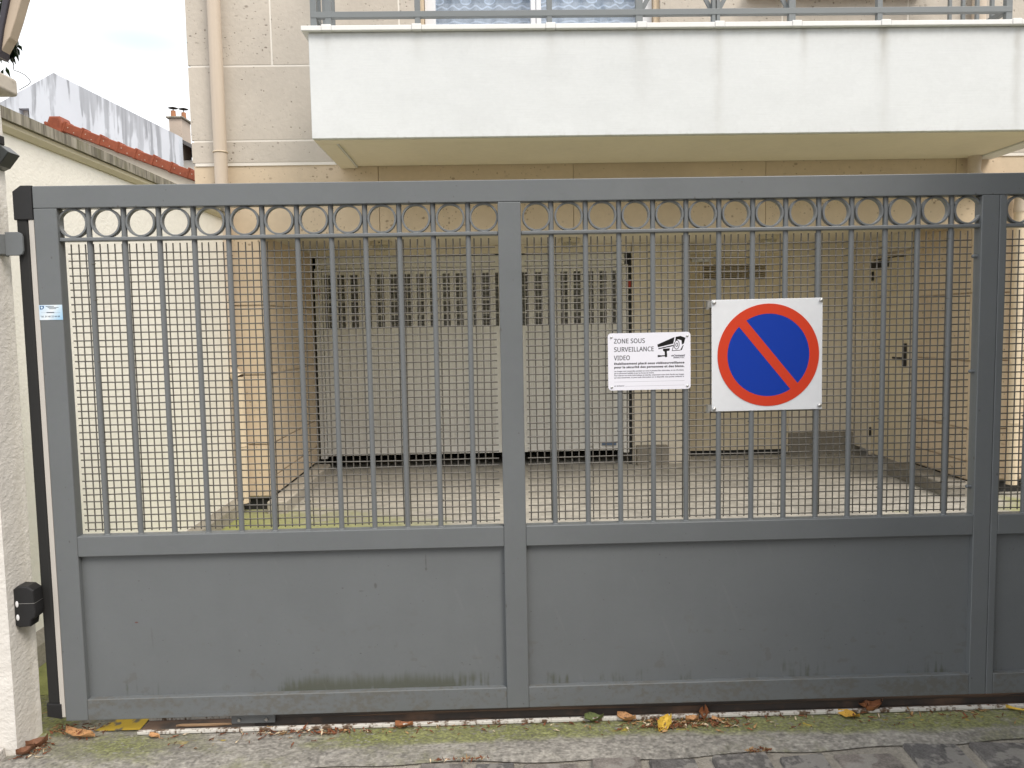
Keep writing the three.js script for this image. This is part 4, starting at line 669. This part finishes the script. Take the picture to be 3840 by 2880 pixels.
{
  const s = thing('surveillance_sign', 'white video surveillance notice plate with black text and camera symbol on the bars', 'sign');
  s.position.set(0.4915, 1.333, -0.012); s.rotation.z = 0.003;
  const W = 0.296, H = 0.204, rad = 0.012;
  const sh = new THREE.Shape(); sh.moveTo(-W / 2 + rad, -H / 2); sh.lineTo(W / 2 - rad, -H / 2); sh.absarc(W / 2 - rad, -H / 2 + rad, rad, -Math.PI / 2, 0); sh.lineTo(W / 2, H / 2 - rad); sh.absarc(W / 2 - rad, H / 2 - rad, rad, 0, Math.PI / 2); sh.lineTo(-W / 2 + rad, H / 2); sh.absarc(-W / 2 + rad, H / 2 - rad, rad, Math.PI / 2, Math.PI); sh.lineTo(-W / 2, -H / 2 + rad); sh.absarc(-W / 2 + rad, -H / 2 + rad, rad, Math.PI, Math.PI * 1.5);
  const cv = document.createElement('canvas'); cv.width = 1480; cv.height = 1020; const c = cv.getContext('2d');
  c.fillStyle = '#e6e6f0'; c.fillRect(0, 0, 1480, 1020); c.fillStyle = '#26262c';
  const fit = (txt, font, x, y, w) => { c.font = font; const k = w / c.measureText(txt).width; c.save(); c.translate(x, y); c.scale(k, 1); c.fillText(txt, 0, 0); c.lineWidth = 3; c.strokeStyle = c.fillStyle; c.strokeText(txt, 0, 0); c.restore(); };
  fit('ZONE SOUS', '112px sans-serif', 105, 180, 560); fit('SURVEILLANCE', '112px sans-serif', 105, 330, 720); fit('VIDEO', '112px sans-serif', 105, 480, 290);
  fit('Etablissement placé sous vidéosurveillance', 'bold 50px sans-serif', 105, 562, 1265); fit('pour la sécurité des personnes et des biens.', 'bold 50px sans-serif', 105, 626, 1265);
  c.fillStyle = '#6d6d78';
  ['Les images sont conservées pendant un mois et peuvent être visionnées, en cas d’incident,', 'par le personnel habilité et par les forces de l’ordre.', 'Pour exercer vos droits Informatique et Libertés, notamment votre droit d’accès aux images', 'qui vous concernent, ou pour toute information sur ce dispositif, vous pouvez contacter le'].forEach((t, i) => fit(t, '30px sans-serif', 105, 690 + i * 38, i === 1 ? 720 : 1255));
  c.fillRect(105, 868, 1265, 3); c.fillRect(300, 948, 1070, 3); fit('en écrivant à', '28px sans-serif', 105, 950, 180);
  c.fillStyle = '#55555f'; c.font = 'italic bold 44px sans-serif'; fit('eComeet', 'italic bold 44px sans-serif', 1130, 432, 245); fit('IMMOTEC', '34px sans-serif', 1170, 466, 200);
  c.fillStyle = '#0c0c0e';
  const poly = (p) => { c.beginPath(); p.forEach(([x, y], i) => i ? c.lineTo(x, y) : c.moveTo(x, y)); c.closePath(); c.fill(); };
  poly([[885, 215], [1195, 85], [1170, 205], [895, 265]]); poly([[900, 282], [1165, 228], [1162, 250], [905, 300]]); poly([[1215, 85], [1300, 70], [1390, 105], [1362, 205], [1325, 225], [1318, 150], [1255, 128], [1205, 160]]);
  poly([[1340, 240], [1358, 232], [1325, 320], [1290, 330]]);
  c.lineWidth = 11; c.strokeStyle = '#0c0c0e'; c.beginPath(); c.moveTo(1180, 225); c.lineTo(1150, 330); c.lineTo(1290, 325); c.stroke();
  c.beginPath(); c.ellipse(1232, 226, 44, 78, 0.1, 0, 7); c.stroke(); c.beginPath(); c.ellipse(1232, 226, 17, 32, 0.1, 0, 7); c.stroke();
  poly([[985, 292], [1110, 285], [1100, 330], [1055, 335], [1060, 440], [1020, 445], [1015, 345], [985, 330]]); poly([[890, 400], [970, 412], [970, 432], [890, 442]]); poly([[965, 408], [1030, 408], [1030, 430], [965, 430]]);
  const ct = new THREE.CanvasTexture(cv); ct.colorSpace = THREE.SRGBColorSpace; ct.anisotropy = 8;
  const back = new THREE.ExtrudeGeometry(sh, { depth: 0.0025, bevelEnabled: false, curveSegments: 8 }).translate(0, 0, -0.003); mesh('plate', uvm(back), std({ color: lin(0.8, 0.8, 0.86), roughness: 0.35 }), s);
  const face = uvRect(new THREE.ShapeGeometry(sh, 8), -W / 2, W / 2, -H / 2, H / 2); face.translate(0, 0, 0.0004); mesh('printed_face', face, std({ map: ct, roughness: 0.35 }), s);
  for (const [x, y] of [[-0.136, 0.088], [0.136, 0.088], [-0.136, -0.091], [0.136, -0.091]]) mesh('screw', [new THREE.SphereGeometry(0.0045, 12, 8).scale(1, 1, 0.6).translate(x, y, 0.0015), new THREE.CylinderGeometry(0.002, 0.002, 0.012, 6).rotateX(Math.PI / 2).translate(x, y, -0.006)], M.steel, s);
}

// ------------------------------------------------------------------ fallen leaves and litter
function leafGeo(len, wid, curl, twist, s) {
  const NU = 10, NV = 6, pos = [], idx = [];
  for (let i = 0; i <= NU; i++) for (let j = 0; j <= NV; j++) {
    const u = i / NU, v = j / NV * 2 - 1, w = wid * Math.pow(Math.sin(Math.PI * Math.min(1, u * 0.92 + 0.04)), 0.75) * (1 + 0.1 * Math.sin(i * 2.1 + s)) / 2;
    const x = (u - 0.5) * len, z = v * w; const y = curl * (v * v) * wid * 0.5 + curl * 0.4 * len * Math.pow(u - 0.5, 2) + 0.06 * wid * Math.sin(u * 7 + s + v * 2) + twist * v * (u - 0.5) * wid;
    pos.push(x, y, z);
  }
  for (let i = 0; i < NU; i++) for (let j = 0; j < NV; j++) { const a = i * (NV + 1) + j, b = a + NV + 1; idx.push(a, a + 1, b, b, a + 1, b + 1); }
  const g = new THREE.BufferGeometry(); g.setAttribute('position', new THREE.Float32BufferAttribute(pos, 3)); g.setIndex(idx); g.computeVertexNormals();
  const st = new THREE.CylinderGeometry(0.0008, 0.0012, len * 0.45, 5).rotateZ(Math.PI / 2 - 0.15).translate(-len * 0.7, 0.0, 0);
  const g2 = g.toNonIndexed(), s2 = st.toNonIndexed(); s2.deleteAttribute('uv'); const m = mergeGeometries([g2, s2]); m.computeBoundingBox(); m.translate(0, -m.boundingBox.min.y, 0); return uvm(m, 20);
}
const leafMat = [[0.6, 0.34, 0.05], [0.62, 0.42, 0.06], [0.3, 0.12, 0.05], [0.19, 0.085, 0.045], [0.5, 0.27, 0.12], [0.12, 0.15, 0.05]].map((c, i) => std({ map: tex(128, 128, (u, v) => { const k = 0.75 + 0.5 * fbm(u, v, 6, 6, 4, 981 + i); const sp = sst(0.62, 0.72, fbm(u, v, 9, 9, 3, 991 + i)); return mix3(c.map((q) => q * k), c.map((q) => q * 0.35), sp * 0.6); }), roughness: 0.7 }));
const LV = [ // x, z, length, width, colour, curl, turn, y, label
  [1.227, 0.0, 0.075, 0.048, 0, 0.25, -0.5, 0.002, 'flat orange yellow leaf lying on the mossy concrete before the gate'],
  [0.53, 0.03, 0.08, 0.045, 1, 0.8, 0.9, 0.002, 'curled bright yellow leaf standing on its edge beside brown litter'],
  [1.335, -0.03, 0.08, 0.045, 2, 1.1, 0.4, 0.004, 'crumpled rust brown leaf against the white track lip'],
  [1.30, -0.045, 0.05, 0.03, 2, 0.9, 1.7, 0.013, 'small rust leaf leaning on the track lip above a crumpled brown one'],
  [0.69, -0.015, 0.065, 0.035, 2, 1.2, 1.3, 0.004, 'reddish brown leaf propped on the track lip among litter'],
  [0.64, 0.005, 0.05, 0.03, 4, 0.9, 0.2, 0.002, 'tan curled leaf in the brown litter heap'],
  [0.73, 0.008, 0.04, 0.022, 4, 0.5, 2.4, 0.002, 'small tan leaf at the end of the brown litter heap'],
  [0.28, -0.012, 0.07, 0.045, 5, 0.7, 0.1, 0.006, 'dark green ivy leaf lying on the track lip'],
  [0.40, -0.01, 0.07, 0.04, 4, 0.8, 2.8, 0.004, 'beige dry leaf beside the dark green one'],
  [-0.42, -0.01, 0.065, 0.03, 2, 0.9, 0.1, 0.003, 'brown leaf on the moss below the middle post'],
  [-1.325, 0.0, 0.05, 0.026, 4, 0.4, 2.7, 0.002, 'tan leaf scrap by the cut end of the floor track'],
  [-1.6, -0.015, 0.13, 0.045, 4, 0.5, -0.3, 0.003, 'long tan dry leaf at the foot of the rubber gate edge'],
  [-1.715, 0.05, 0.07, 0.035, 3, 1.2, 0.8, 0.004, 'dark red brown leaf against the pillar foot'],
  [-1.725, 0.1, 0.06, 0.03, 3, 1.1, 0.9, 0.008, 'rust leaf heaped at the front corner of the pillar foot'],
  [-1.79, -0.35, 0.09, 0.05, 2, 0.8, 0.4, 0.003, 'brown leaf behind the gate pillar on the driveway'],
  [-1.80, -0.25, 0.08, 0.05, 4, 0.7, 1.1, 0.003, 'tan leaf behind the gate pillar on the driveway'],
  [1.86, 0.0, 0.07, 0.02, 1, 0.5, -0.5, 0.002, 'narrow yellow green leaf on the moss by the welded stiles'],
];
LV.forEach(([x, z, l, w, c, curl, turn, y, label], i) => { const m = one('fallen_leaf', leafGeo(l, w, curl, 0.3, i), leafMat[c], label, 'leaf', 'fallen leaves by the gate'); m.position.set(x, y, z); m.rotation.y = turn; if (i === 1) m.rotation.x = 0.5; });
{
  const g = extrude([[-0.1, -0.002], [-0.085, 0.006], [0.02, 0.005], [0.1, 0.002], [0.105, -0.001], [0.01, -0.007], [-0.06, -0.006]], 0.004, 0.001); g.rotateX(-Math.PI / 2); g.translate(-1.17, 0.009, -0.06);
  one('wood_splinter', uvm(g), std({ color: lin(0.52, 0.33, 0.19), roughness: 0.8 }), 'pale wood splinter lying in the end of the floor track', 'stick');
  const bit = leafGeo(0.02, 0.008, 0.7, 0.3, 3), N = 760, im = new THREE.InstancedMesh(bit, std({ color: 0xffffff, roughness: 0.85 }), N), m4 = new THREE.Matrix4(), q = new THREE.Quaternion(), e = new THREE.Euler(), col = new THREE.Color();
  for (let i = 0; i < N; i++) {
    const k = rnd(); let x, z;
    if (k < 0.3) { x = rr(0.45, 0.8) + rr(-0.1, 0.1); z = rr(-0.01, 0.05); } else if (k < 0.42) { x = rr(-0.95, -0.55); z = rr(-0.015, 0.015); } else if (k < 0.5) { x = rr(-1.76, -1.66); z = rr(0.02, 0.12); } else if (k < 0.57) { x = rr(-1.72, -1.5); z = rr(-0.09, 0.0); } else if (k < 0.63) { x = rr(0.78, 0.86); z = rr(0.2, 0.22); } else if (k < 0.67) { x = rr(-0.32, -0.1); z = rr(0.2, 0.215); } else { x = rr(-1.3, 1.9); z = rr(-0.02, 0.12) * rnd() - 0.008; }
    e.set(rr(-0.4, 0.4), rr(0, 6.3), rr(-0.4, 0.4)); q.setFromEuler(e); const s = rr(0.3, 1.1); m4.compose(new THREE.Vector3(x, 0.0015 + (z < -0.015 ? 0.01 : 0), z), q, new THREE.Vector3(s, s, s * rr(0.4, 1.3))); im.setMatrixAt(i, m4);
    const c = rnd(), v = rr(0.6, 1.2); col.setRGB(...(c < 0.6 ? [0.2, 0.07, 0.03] : c < 0.85 ? [0.36, 0.22, 0.1] : [0.6, 0.5, 0.36]).map((a) => a * v)); im.setColorAt(i, col);
  }
  im.name = 'leaf_litter'; im.userData.kind = 'stuff'; im.castShadow = im.receiveShadow = true; tag(im, 'scattered brown leaf crumbs along the floor track', 'litter'); scene.add(im);
}

renderer.render(scene, camera);
